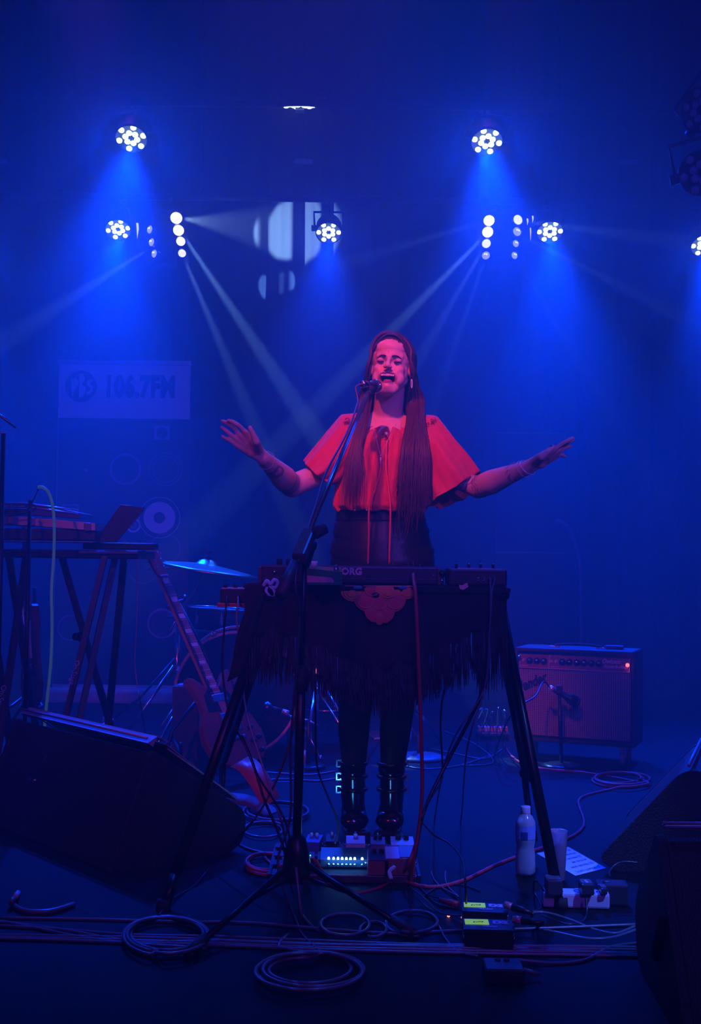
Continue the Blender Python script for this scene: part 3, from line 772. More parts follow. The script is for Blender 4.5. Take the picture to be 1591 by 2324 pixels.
bank([(1110, 501, 12, 2, -.2), (1107, 527, 12, 2, -.25), (1104, 553, 10, 1, -.3), (1103, 580, 9, 0, -.3),
      (1175, 499, 11, 1, .3), (1173, 526, 10, 0, .35), (1170, 553, 8, 0, .4), (1167, 580, 8, 0, .4)], 1, 1140, 'lens-bank light with two columns of white lenses, right of the centre lamp', [(1197, 504, 8, 2), (1209, 498, 8, 2), (1204, 532, 15, 1.5)])

# ================================================================== pull-up banner
bc = P(276, 1200, 7.6); k = 7.6/FPX; zt_ = P(280, 823, 7.6).z
t = thing('pull_up_banner', 'tall pull-up banner printed with 106.7FM above a wall of loudspeakers', 'banner', (bc.x, 7.6, 0))
def bp(px, py, dy=0): q = P(px, py, 7.6); return Vector((q.x-bc.x, dy, q.z))
BW = .43
BWH = mat('banner_white_vinyl', (.8, .8, .85), .6); BNV = mat('banner_navy_print', (.05, .055, .10), .6); BDK = mat('banner_dark_print', (.028, .022, .034), .6)
BBR = mat('banner_brown_print', (.085, .028, .035), .6); BVI = mat('banner_violet_print', (.35, .2, .40), .6)
MB().box((0, .004, zt_/2+.03), (BW*2, .004, zt_-.06)).build('vinyl_sheet', BWH, t)
MB().box((0, .0, zt_), (BW*2+.01, .02, .03), bev=.006).build('top_rail', STEEL, t)
MB().box((0, -.02, .055), (BW*2+.04, .16, .09), bev=.02).build('base', mat('banner_base_white', (.85, .87, .9), .4), t)
MB().cyl((0, .05, .05), (0, .05, zt_), .012, n=8).build('pole', STEEL, t)
y_ = -.0005
def pr(name, mt): return name, mt
pm = MB(); a, b = bp(133, 948), bp(423, 1556)
pm.box(((a.x+b.x)/2, .0005, (a.z+b.z)/2), (b.x-a.x, .003, a.z-b.z)); pm.build('dark_print_field', BDK, t)
for x0, y0, x1, y1 in ((246, 955, 324, 1118), (133, 1100, 240, 1135), (330, 1232, 422, 1320), (137, 1310, 175, 1470), (155, 1440, 240, 1462)):
    a, b = bp(x0, y0), bp(x1, y1); MB().box(((a.x+b.x)/2, -.0015, (a.z+b.z)/2), (b.x-a.x, .001, a.z-b.z)).build('printed_cabinet', BBR, t)
def ringp(px, py, r1, r0, mt, name='printed_speaker', d=-.0025):
    c = bp(px, py); n = 40; m = MB(); vs_ = []
    for r_ in (r1*k, max(r0*k, .0002)): vs_ += [(c.x+r_*cos(2*pi*i/n), d, c.z+r_*sin(2*pi*i/n)) for i in range(n)]
    m.add(vs_, [(i, (i+1) % n, n+(i+1) % n, n+i) for i in range(n)]); return m.build(name, mt, t)
for px, py, r_ in ((285, 1065, 36), (160, 1425, 30), (368, 1415, 34)):
    ringp(px, py, r_, r_*.86, BVI); ringp(px, py, r_*.80, r_*.5, mat('banner_dim_violet', (.07, .035, .065), .6)); ringp(px, py, r_*.46, 0, BDK)
ringp(376, 1065, 38, 37, BVI); ringp(376, 1065, 30, 29, BVI); ringp(375, 1245, 34, 32.5, BVI); ringp(325, 1290, 34, 32.5, BVI)
ringp(362, 1175, 47, 45.8, BWH); ringp(362, 1175, 36, 13, BWH); ringp(362, 1175, 12, 0, BNV)
ringp(303, 1192, 17, 12, BWH); ringp(303, 1192, 8, 4, BVI); ringp(195, 1067, 4, 0, BVI)
a = bp(368, 982); MB().box((a.x, -.0022, a.z), (.10, .001, .095)).build('printed_speaker', BVI, t); ringp(368, 982, 13, 0, BDK, d=-.0035)
a = bp(270, 1000); MB().box((a.x, -.0022, a.z), (.09, .001, .08), M=Matrix()).build('printed_speaker', BDK, t)
a = bp(160, 1160); MB().box((a.x, -.0022, a.z), (.11, .001, .09)).build('printed_speaker', BVI, t); a = bp(160, 1160); MB().box((a.x, -.0032, a.z), (.09, .001, .07)).build('printed_speaker', BDK, t)
# round emblem with the tall drawn letters p B s
ringp(184, 877, 36, 0, BNV, 'round_emblem', -.0025)
c = bp(184, 877)
def glyph(poly, name='emblem_letter'):
    MB().prism([(c.x+x*k, c.z-y*k) for x, y in poly], .001, M=Matrix.Translation((0, -.0035, 0)) @ Matrix(((1, 0, 0, 0), (0, 0, 1, 0), (0, 1, 0, 0), (0, 0, 0, 1)))).build(name, BWH, t)
glyph([(-23, -18), (-12, -19), (-7, -12), (-6, -4), (-10, 3), (-16, 8), (-18, 25), (-21, 22)])
glyph([(-5, -29), (3, -29), (8, -22), (8, -13), (2, -4), (10, 2), (11, 12), (6, 22), (-4, 27)])
glyph([(27, -16), (20, -18), (13, -12), (13, -4), (20, 2), (21, 8), (12, 14), (13, 19), (21, 18), (27, 10), (27, 1), (20, -6), (20, -11), (26, -12)])
text('106.7FM', 50*k*1.33, Matrix.Translation(bp(317, 880) + Vector((0, -.004, 0))) @ FACE, BNV, t, bold=.010, sx=.66, space=1.08)
text('pbsfm.org.au', 30*k*1.2, Matrix.Translation(bp(262, 1528) + Vector((0, -.004, 0))) @ FACE, BBR, t, bold=.002, sx=.9)
a, b = bp(112, 1560), bp(420, 1592)
# faint dark board and cable loop against the curtain
t = thing('dark_screen', 'low black screen with a faint pale rail, standing before the curtain behind the amplifier', 'screen', (P(1205, 1250, 7.9).x, 7.95, 0))
a = P(1118, 982, 7.9); b = P(1275, 1255, 7.9)
MB().box((0, 0, a.z/2), (b.x-a.x, .04, a.z)).build('board', mat('black_panel_paint', (.03, .03, .04), .8), t)
MB().box((0, -.026, b.z), (b.x-a.x, .012, .012)).build('rail', mat('panel_edge', (.15, .16, .2), .4), t)
MB().box((0, -.0, a.z+.004), (b.x-a.x, .044, .008)).build('edge_strip', mat('panel_edge', (0, 0, 0)), t)
cable([P(1262, 1181, 7.6), P(1288, 1195, 7.6), P(1305, 1235, 7.6), P(1316, 1280, 7.6), P(1318, 1340, 7.6), P(1320, 1480, 7.6), F(1330, 1600)], .012, GREYC, 'black cable looping down in front of the curtain, far behind the amplifier')

# ================================================================== guitar amplifier
aL, aR = Vector((P(1166, 1600, 5.69).x, 5.69, 0)), Vector((P(1441, 1600, 5.47).x, 5.47, 0))
ac = (aL+aR)/2; ax_ = (aR-aL); AWd = ax_.length; ang = atan2(ax_.y, ax_.x); by = Vector((-sin(ang), cos(ang), 0))
TOLEX = mat('black_tolex', (.02, .02, .024), .7, bump=.4, nscale=250); GRC = mat('silver_grille_cloth', (.30, .27, .33), .6)
def grillemat():
    n = GRC.node_tree; b_ = n.nodes['Principled BSDF']; tc = n.nodes.new('ShaderNodeTexCoord')
    w1 = n.nodes.new('ShaderNodeTexWave'); w1.bands_direction = 'Z'; w1.inputs['Scale'].default_value = 42
    w2 = n.nodes.new('ShaderNodeTexWave'); w2.bands_direction = 'X'; w2.inputs['Scale'].default_value = 30
    mx = n.nodes.new('ShaderNodeMath'); mx.operation = 'MULTIPLY'; r_ = n.nodes.new('ShaderNodeValToRGB')
    r_.color_ramp.elements[0].color = (.05, .045, .06, 1); r_.color_ramp.elements[1].color = (.42, .36, .44, 1); r_.color_ramp.elements[1].position = .6
    n.links.new(tc.outputs['Object'], w1.inputs[0]); n.links.new(tc.outputs['Object'], w2.inputs[0])
    n.links.new(w1.outputs['Fac'], mx.inputs[0]); n.links.new(w2.outputs['Fac'], mx.inputs[1]); n.links.new(mx.outputs[0], r_.inputs[0]); n.links.new(r_.outputs[0], b_.inputs['Base Color'])
grillemat()
t = thing('guitar_amplifier', 'black combo guitar amplifier on castors with silver grille cloth and glowing red pilot light', 'amplifier', (ac.x, ac.y, 0), (0, 0, ang))
Z0, Z1, dp = .088, .535, .25; W2 = AWd/2
m = MB()
m.box((0, dp/2, Z1-.009), (AWd, dp, .018), bev=.007).box((0, dp/2, Z0+.009), (AWd, dp, .018), bev=.007)
for s in (-1, 1): m.box((s*(W2-.009), dp/2, (Z0+Z1)/2), (.018, dp, Z1-Z0), bev=.007)
m.box((0, dp-.01, (Z0+Z1)/2), (AWd-.02, .012, Z1-Z0-.02)).box((0, .03, (Z0+Z1)/2), (AWd-.03, .012, Z1-Z0-.03))
m.build('cabinet', TOLEX, t)
gz1 = Z1-.105
MB().box((0, .014, (Z0+.03+gz1)/2), (AWd-.045, .012, gz1-Z0-.03)).build('grille_cloth', GRC, t)
MB().tube([(-AWd/2+.022, .01, Z0+.03), (-AWd/2+.022, .01, gz1+.003), (AWd/2-.022, .01, gz1+.003), (AWd/2-.022, .01, Z0+.03)], .002, 6, closed=True).build('silver_piping', mat('silver_trim', (.5, .45, .55), .3, .6), t)
tl = R(-14); PMt = Matrix.Translation((0, .012, gz1+.040)) @ Matrix.Rotation(tl, 4, 'X')
MB().box((0, 0, 0), (AWd-.05, .006, .066), M=PMt).build('control_panel', mat('panel_brushed_black', (.10, .06, .10), .35, .4), t)
MB().box((0, -.0045, -.033), (AWd-.05, .002, .0025), M=PMt).box((-(AWd/2-.026), -.0045, 0), (.0025, .002, .066), M=PMt).box((AWd/2-.026, -.0045, 0), (.0025, .002, .066), M=PMt).box((-.118, -.0045, 0), (.002, .002, .066), M=PMt).build('panel_trim', mat('silver_trim', (0, 0, 0)), t)
for i, px in enumerate((1202, 1219, 1235, 1278, 1294, 1311, 1327, 1344, 1361)):
    u = (px-1166)/(1441-1166); x = -W2 + AWd*u
    M = PMt @ Matrix.Translation((x, -.003, .002)) @ Matrix.Rotation(pi/2, 4, 'X')
    kn = MB().lathe([(.0165, 0), (.0165, .003), (.0125, .006), (.011, .016), (.009, .018), (.001, .018)], 16, M=M).build('control_knob', mat('glossy_black_knob', (.01, .01, .012), .15), t)
    kc = MB().lathe([(.006, .0181), (.006, .0195), (.001, .0195)], 12, M=M).build('knob_cap', CHROME, kn)
for px in (1188, 1252, 1263):
    u = (px-1166)/(1441-1166); x = -W2 + AWd*u; M = PMt @ Matrix.Translation((x, -.003, .002)) @ Matrix.Rotation(pi/2, 4, 'X')
    MB().lathe([(.0075, 0), (.0075, .004), (.0045, .005), (.004, .0), (.001, 0)], 12, M=M).build('input_jack', STEEL, t)
u = (1176-1166)/275; x = -W2+AWd*u+.008
MB().cyl(PMt @ Vector((x, -.002, .012)), PMt @ Vector((x, -.035, .015)), .008, .006, n=10).build('jack_plug', CHROME, t)
M = PMt @ Matrix.Translation((W2-.035, -.003, .0)) @ Matrix.Rotation(pi/2, 4, 'X')
MB().lathe([(.011, 0), (.011, .003), (.0095, .004)], 14, M=M).build('pilot_bezel', CHROME, t)
MB().sphere(M @ Vector((0, 0, .004)), .0095, n=12).build('pilot_light', mat('pilot_jewel', (.8, .02, .02), .2, emit=(1, .05, .05), estr=7), t)
pl = bpy.data.lights.new('pilot_glow', 'POINT'); pl.energy = .02; pl.color = (1, .05, .08); pl.shadow_soft_size = .01
po = bpy.data.objects.new('pilot_glow', pl); COL.objects.link(po); po.location = t.location + Vector((cos(ang)*(W2-.035), sin(ang)*(W2-.035), 0)) - by*.05 + Vector((0, 0, gz1+.04))
SILV = mat('silver_script', (.6, .55, .65), .3, .5)
text('Fender', .062, Matrix.Translation((-W2+.085, .003, gz1-.062)) @ Matrix.Rotation(R(-24), 4, 'Y') @ FACE, mat('logo_script_dark', (.06, .055, .08), .25, .6), t, 'script_logo', bold=.0022, shear=.35, ext=.003, sx=.85)
text('Deluxe', .030, PMt @ Matrix.Translation((W2-.115, -.0045, .014)) @ FACE, SILV, t, shear=.4, bold=.0006)
text('Reverb-Amp', .022, PMt @ Matrix.Translation((W2-.090, -.0045, -.010)) @ FACE, SILV, t, shear=.4, bold=.0004)
text('NORMAL', .010, PMt @ Matrix.Translation((-W2+.05, -.0045, -.024)) @ FACE, SILV, t)
text('VIBRATO', .010, PMt @ Matrix.Translation((-.09, -.0045, -.024)) @ FACE, SILV, t)
MB().tube(smooth_path([(-.11, .11, Z1+.002), (-.10, .11, Z1+.012), (0, .11, Z1+.018), (.10, .11, Z1+.012), (.11, .11, Z1+.002)], 4), .007, 8).build('carry_handle', RUB, t)
for s in (-1, 1): MB().box((s*.115, .11, Z1+.003), (.05, .02, .006), bev=.002).build('handle_end', STEEL, t)
for sx in (-1, 1):
    for sy in (.04, dp-.04):
        cs = MB().box((sx*(W2-.06), sy, Z0-.004), (.05, .05, .006)).box((sx*(W2-.06), sy, Z0-.028), (.028, .03, .045)).build('castor', STEEL, t)
        wh = MB().cyl((sx*(W2-.06)-.011, sy-.01, .032), (sx*(W2-.06)+.011, sy-.01, .032), .031, n=18).build('castor_wheel', mat('grey_wheel', (.25, .25, .3), .4), cs)
c_ = ac + Vector((0, 0, Z1)) + by*.12 + Vector((.16, -.06, 0))
tag(MB().box((0, 0, 0), (.09, .05, .018), M=Matrix.Translation(c_ + Vector((0, 0, .0095))) @ Matrix.Rotation(ang, 4, 'Z'), bev=.008).build('folded_cloth', mat('grey_cloth', (.12, .12, .14), .9)), 'small grey folded cloth lying on top of the guitar amplifier', 'cloth')
# microphone on a short stand before the amp
mb = ac - by*.10 + Vector((0, 0, 0)); mz = P(1270, 1585, ac.y-.1).z
mbx = P(1275, 1590, ac.y-.13)
t = thing('amp_mic_stand', 'short black round-base microphone stand in front of the guitar amplifier', 'microphone stand', (mbx.x, mbx.y, 0))
MB().lathe([(.085, 0), (.085, .012), (.07, .018), (.015, .022), (.001, .022)], 28).build('base', BLKM, t)
MB().cyl((0, 0, .02), (-.012, 0, mz+.03), .009, n=8).build('pole', BLKM, t)
MB().box((-.012, 0, mz+.045), (.03, .03, .04), bev=.008).build('clip', RUB, t)
a = P(1256, 1565, mbx.y); b = P(1306, 1592, mbx.y+.04); d = (b-a).normalized()
t2 = thing('instrument_microphone', 'dark instrument microphone with a broad head aimed at the amplifier grille', 'microphone', a)
keep(MB().tube([a, a+d*.02, a+d*.022, a+d*.085, a+d*.09, a+d*.13], [.011, .012, .0135, .016, .023, .029], 14).build('body', BLKM), t2)
keep(MB().tube([a-d*.022, a], [.013, .013], 12).build('silver_collar', mat('bright_collar', (.8, .8, .85), .3, .6)), t2)
keep(MB().tube([a+d*.128, a+d*.142], [.0295, .027], 14).build('grille', mat('mic_grille_dark', (.05, .05, .06), .5, .5)), t2)
for dx in (-.010, .030): pass
g_ = P(1302, 1580, ac.y-.06)
tag(MB().box((0, 0, 0), (.075, .004, .075), M=Matrix.Translation(ac - by*.004 + Vector((.05, 0, P(1300, 1590, 5.5).z))) @ Matrix.Rotation(ang, 4, 'Z') @ Matrix.Rotation(R(20), 4, 'Y')).build('green_tape_mark', mat('green_tape', (.05, .5, .12), .6)), 'green tape mark on the grille cloth behind the microphone head', 'tape')
cable([a-d*.02, a-d*.06+Vector((0, 0, .01)), P(1215, 1580, 5.3), P(1180, 1602, 5.25), P(1150, 1640, 5.25), F(1120, 1720)], .004, BLKC, 'black microphone cable drooping left from the amplifier microphone')
# ================================================================== drum kit
HOOPM = mat('red_lacquer_hoop', (.85, .36, .34), .25, spec=.6); SHELL = mat('dark_shell_wrap', (.03, .02, .04), .25); HEADM = mat('black_drumhead', (.010, .010, .014), .35)
kc = P(537, 1563, 5.60); kr = 141*5.6/FPX
t = thing('bass_drum', 'bass drum lying on its side with a reddish wooden front hoop and black head', 'drum', (kc.x, 5.6, 0), (0, 0, R(4)))
zc = kr+.006
RX = Matrix.Translation((0, 0, zc)) @ Matrix.Rotation(pi/2, 4, 'X')     # local z = toward audience
def hoop(z0, name):
    prof = [(kr-.012, z0-.02), (kr, z0-.02), (kr+.002, z0), (kr, z0+.018), (kr-.012, z0+.018)]
    n = 64; m = MB(); vs_ = [RX @ Vector((r_*cos(2*pi*k/n), r_*sin(2*pi*k/n), z)) for r_, z in prof for k in range(n)]; np_ = len(prof)
    m.add(vs_, [(i*n+k, i*n+(k+1) % n, ((i+1) % np_)*n+(k+1) % n, ((i+1) % np_)*n+k) for i in range(np_) for k in range(n)], 0, True); return m.build(name, HOOPM, t)
hoop(0, 'hoop'); hoop(-.44, 'hoop')
MB().cyl(RX @ Vector((0, 0, -.43)), RX @ Vector((0, 0, -.012)), kr-.022, n=56).build('shell', SHELL, t)
MB().cyl(RX @ Vector((0, 0, -.012)), RX @ Vector((0, 0, -.004)), kr-.014, n=56).build('drumhead', HEADM, t)
for k in range(8):
    a = k*pi/4 + .38; d = Vector((cos(a), sin(a), 0))
    c = MB().box((0, 0, 0), (.03, .02, .045), M=RX @ Matrix.Translation(d*(kr+.004)) @ Matrix.Rotation(a, 4, 'Z') @ Matrix.Rotation(pi/2, 4, 'Z'), bev=.004)
    cl = c.build('claw_hook', CHROME, t)
    MB().cyl(RX @ (d*(kr+.012) + Vector((0, 0, .03))), RX @ (d*(kr+.012) + Vector((0, 0, -.12))), .0035, n=6).build('tension_rod', CHROME, cl)
    MB().box((0, 0, 0), (.018, .02, .05), M=RX @ Matrix.Translation(d*(kr-.005) + Vector((0, 0, -.15))) @ Matrix.Rotation(a, 4, 'Z'), bev=.004).build('lug', CHROME, t)
for s in (-1, 1):
    MB().tube([(s*kr*.93, .10, zc-.07), (s*(kr+.10), -.06, .012)], [.009, .006], 8).cyl((s*(kr+.10), -.06, .02), (s*(kr+.105), -.065, .0), .010, n=8).build('spur', CHROME, t)
# rack tom over it
def drum(name, label, px, py, D, r_, h, tilt, mt, legs=False):
    c = P(px, py, D); t = thing(name, label, 'drum', c, tilt)
    MB().lathe([(r_*.97, -h), (r_*.97, -.01), (r_*.96, 0), (.001, .002)], 40).build('shell', mt, t)
    MB().lathe([(r_, .001), (r_*.2, .0045), (.001, .004)], 40).build('drumhead', mat('coated_drumhead', (.45, .45, .5), .5), t)
    for z in (0.006, -h): MB().tube([(r_*1.03*cos(2*pi*k/40), r_*1.03*sin(2*pi*k/40), z) for k in range(40)], .0055, 6, closed=True).build('rim', CHROME, t)
    for k in range(8):
        a = k*pi/4+.2
        lg = MB().box((r_*1.0*cos(a), r_*1.0*sin(a), -h*.5), (.018, .018, .045), bev=.004).build('lug', CHROME, t)
        MB().cyl((r_*1.04*cos(a), r_*1.04*sin(a), -h*.85), (r_*1.04*cos(a), r_*1.04*sin(a), .012), .003, n=6).build('tension_rod', CHROME, lg)
    return t, c
t, c = drum('snare_drum', 'shallow drum with chrome rims standing above the bass drum, left of the red effects tray', 497, 1383, 6.30, .175, .11, (R(-.5), R(3), 0), SHELL)
def tripod(name, label, cat, foot, h, spread, top=None, r_=.011, hub=.55, group=None, rot0=.5):
    t = thing(name, label, cat, foot, group=group)
    MB().cyl((0, 0, hub*.25), (0, 0, h), r_, n=10).build('pole', CHROME, t)
    MB().cyl((0, 0, h*.48), (0, 0, h*.48+.05), r_*1.9, n=10).cyl((-.03, 0, h*.48+.025), (.03, 0, h*.48+.025), .006, n=8).build('clamp_collar', CHROME, t)
    for k in range(3):
        a = rot0 + k*2*pi/3; d = Vector((cos(a), sin(a), 0))
        l = MB().tube([d*.015+Vector((0, 0, hub)), d*spread*.6+Vector((0, 0, hub*.42)), d*spread+Vector((0, 0, .02))], .0065, 6).build('leg', CHROME, t)
        MB().tube([Vector((0, 0, hub*.3)), d*spread*.6+Vector((0, 0, hub*.42))], .004, 6).build('brace', CHROME, l)
        MB().cyl(d*spread+Vector((0, 0, .03)), d*(spread+.012)+Vector((0, 0, .0)), .011, n=8).build('rubber_foot', RUB, l)
    return t
f0 = P(500, 1500, 6.30); tripod('snare_stand', 'chrome tripod stand holding the shallow drum behind the bass drum', 'drum stand', (f0.x, 6.30, 0), c.z-.125, .26)
# cymbal and its stand
CYM = mat('bronze_cymbal', (.62, .50, .28), .3, 1)
cz = P(470, 1281, 5.9); cr = .272
t = thing('ride_cymbal', 'large bronze cymbal tilted towards the right, left of the performer', 'cymbal', cz, (R(1.0), R(8.5), 0))
MB().lathe([(cr, -.030), (cr*.8, -.018), (cr*.5, -.008), (cr*.22, 0), (cr*.2, .002), (cr*.15, .018), (cr*.06, .027), (.004, .029)], 56).build('bow', CYM, t)
m = MB()
for k in range(9): 
    rr = cr*(.28+.078*k); z = -.0035-.026*((rr/cr-.22)/.78)**1.3 + .0016
    m.tube([(rr*cos(2*pi*i/48), rr*sin(2*pi*i/48), z) for i in range(48)], .0009, 3, closed=True)
o_ = m.build('lathe_grooves', CYM, t); o_['kind'] = 'stuff'
MB().cyl((0, 0, .028), (0, 0, .045), .016, n=12).cyl((0, 0, .045), (0, 0, .075), .005, n=8).box((0, 0, .065), (.04, .008, .016), bev=.003).build('wing_nut', RUB, t)
cs = F(404, 1640); csx = P(402, 1500, 5.75)
t = thing('cymbal_stand', 'chrome tripod boom stand carrying the large cymbal', 'drum stand', (csx.x, 5.75, 0))
tz = P(402, 1400, 5.75).z; e = cz - t.location
MB().cyl((0, 0, .12), (0, 0, tz), .012, n=10).build('pole', CHROME, t)
MB().tube([Vector((0, 0, tz)) + (Vector((0, 0, tz))-Vector((e.x, e.y, e.z-.02)))*.35, (0, 0, tz), (e.x, e.y, e.z-.02), (e.x+.008, e.y, e.z+.03)], .0075, 8).build('boom_arm', CHROME, t)
MB().box((0, 0, tz), (.04, .05, .05), bev=.012).cyl((-.05, 0, tz), (.05, 0, tz), .008, n=8).build('boom_joint', CHROME, t)
for k in range(3):
    a = 3.5 + k*2*pi/3; d = Vector((cos(a), sin(a), 0))
    l = MB().tube([d*.015+Vector((0, 0, .42)), d*.30+Vector((0, 0, .015))], [.009, .007], 8).build('leg', CHROME, t)
    MB().cyl(d*.285+Vector((0, 0, .035)), d*.31, .014, n=8).build('rubber_foot', RUB, l)
# hi-hat / snare stand to the right of the bass drum, chrome hardware seen behind the fringe
hp = F(716, 1712)
t = thing('hardware_stand', 'tall chrome drum hardware stand with clamps and tripod legs, right of the bass drum', 'drum stand', (hp.x, hp.y-.05, 0))
h = .80
MB().cyl((0, 0, .05), (0, 0, .55), .015, n=10).build('lower_tube', CHROME, t)
MB().cyl((0, 0, .50), (0, 0, h-.2), .011, n=10).cyl((0, 0, h-.2), (0, 0, h), .004, n=8).build('upper_tube', CHROME, t)
for z in (.30, .45, .55): MB().cyl((0, 0, z), (0, 0, z+.045), .024, n=12).tube([(-.045, 0, z+.02), (.045, 0, z+.02)], .006, 8).build('collar', CHROME, t)
for k, a in enumerate((-1.75, -.45, 1.6)):
    d = Vector((cos(a), sin(a), 0))
    l = MB().tube([d*.02+Vector((.006, 0, .36)), d*.27+Vector((0, 0, .02))], [.007, .006], 8).tube([d*.02+Vector((0, 0, .30)), d*.24+Vector((0, 0, .02))], .005, 6).build('leg', CHROME, t)
    MB().cyl(d*.24+Vector((0, 0, .06)), d*.28, .015, n=10).build('rubber_foot', mat('red_rubber', (.3, .06, .04), .5), l)
# floor tom and pedal glimpsed between the performer's legs
t, c = drum('floor_tom', 'deep dark drum with chrome rims behind the fringed shawl, right of the bass drum', 742, 1452, 6.0, .17, .34, (0, 0, 0), SHELL)
for k in range(3):
    a = 1.2+k*2.1; MB().cyl((.185*cos(a), .185*sin(a), -.10), (.195*cos(a), .195*sin(a), -c.z+.005), .006, n=8).build('leg', CHROME, t)
tc_ = F(868, 1690)
t = thing('drum_throne', 'round drum stool seen dimly between the performer\'s legs', 'stool', (tc_.x, 6.5, 0))
MB().lathe([(.16, .47), (.175, .49), (.175, .53), (.15, .55), (.001, .555)], 30).build('seat', BLKM, t)
MB().cyl((0, 0, .12), (0, 0, .48), .014, n=10).build('post', CHROME, t)
for k in range(3):
    a = -.9+k*2*pi/3; d = Vector((cos(a), sin(a), 0)); MB().tube([d*.02+Vector((0, 0, .32)), d*.30+Vector((0, 0, .008))], .008, 6).tube([d*.02+Vector((0, 0, .18)), d*.16+Vector((0, 0, .155))], .005, 6).build('leg', CHROME, t)
pp = F(862, 1672)
t = thing('kick_pedal', 'small chrome foot pedal standing between the performer\'s legs at the back', 'pedal', (pp.x, pp.y, 0), (0, 0, .2))
MB().box((0, 0, .008), (.12, .26, .012), bev=.003).build('footboard', STEEL, t)
MB().cyl((-.05, .08, .01), (-.05, .08, .20), .009, n=8).cyl((.05, .08, .01), (.05, .08, .20), .009, n=8).cyl((-.055, .08, .19), (.055, .08, .19), .007, n=8).build('frame', CHROME, t)
MB().cyl((0, .08, .19), (0, .0, .33), .004, n=6).sphere((0, -.005, .335), .02).build('beater', CHROME, t)
# microphone lying against the bass drum head
a = P(606, 1603, 5.42); b = P(641, 1614, 5.40)
t = thing('kick_drum_microphone', 'round-headed microphone on a short boom in front of the bass drum head', 'microphone', a)
keep(MB().lathe([(.012, -.05), (.026, -.03), (.028, 0), (.026, .012), (.001, .016)], 20, M=frame_to(a, a+Vector((-.1, .8, .1)))).build('head', mat('dark_chrome', (.2, .2, .24), .2, 1)), t)
keep(MB().tube([a, b], [.009, .011], 12).build('body', BLKM), t)
keep(MB().tube([b, b + (b-a).normalized()*.03], .0115, 12).build('silver_collar', mat('bright_collar', (0, 0, 0))), t)
b2 = b + (b-a).normalized()*.03
ms = P(700, 1660, 5.35)
t = thing('kick_mic_stand', 'low microphone stand with a long arm reaching to the bass drum microphone', 'microphone stand', (ms.x, 5.35, 0))
MB().lathe([(.08, 0), (.08, .014), (.06, .02), (.012, .022), (.001, .022)], 24).build('base', BLKM, t)
MB().cyl((0, 0, .02), (0, 0, .22), .010, n=8).build('pole', BLKM, t)
q = a + Vector((.005, .0, -.02)) - Vector((ms.x, 5.35, 0))
MB().tube([(.05, 0, .19), (0, 0, .215), q], .005, 8).build('boom_arm', STEEL, t)
cable([b2, P(655, 1622, 5.36), P(668, 1640, 5.3), P(676, 1680, 5.25), F(690, 1760), F(650, 1775), F(560, 1768)], .0035, BLKC, 'thin black cable leaving the bass drum microphone')
pb = F(952, 1722)
t = thing('stand_base', 'round flat stand base with a short pole on the floor, right of the performer\'s legs', 'stand base', (pb.x, pb.y, 0))
MB().lathe([(.125, 0), (.125, .010), (.10, .020), (.02, .028), (.001, .028)], 36).build('base', mat('grey_cast_base', (.12, .12, .14), .45), t)
MB().cyl((.0, .01, .02), (.0, .01, .11), .012, n=10).build('stub', mat('red_rubber', (0, 0, 0)), t)
# chrome stand leg right of her leg
t = thing('percussion_stand', 'thin chrome tripod stand, one leg slanting out right of the performer\'s knees', 'stand', (P(930, 1600, 5.6).x, 5.6, 0))
a = P(945, 1607, 5.55)-t.location; b = F(1000, 1684)-t.location
MB().cyl((0, 0, .1), (0, 0, .62), .011, n=10).build('pole', CHROME, t)
MB().tube([a, b], [.007, .006], 8).tube([a+Vector((0, 0, -.03)), b+Vector((-.02, 0, .03))], .004, 6).build('leg', CHROME, t)
MB().tube([(0, 0, .30), (-.02, .25, .01)], .006, 8).build('leg', CHROME, t); MB().tube([(0, 0, .30), (-.2, -.05, .01)], .006, 8).build('leg', CHROME, t)
MB().tube([(0, 0, .33), a], .006, 6).build('brace', CHROME, t)

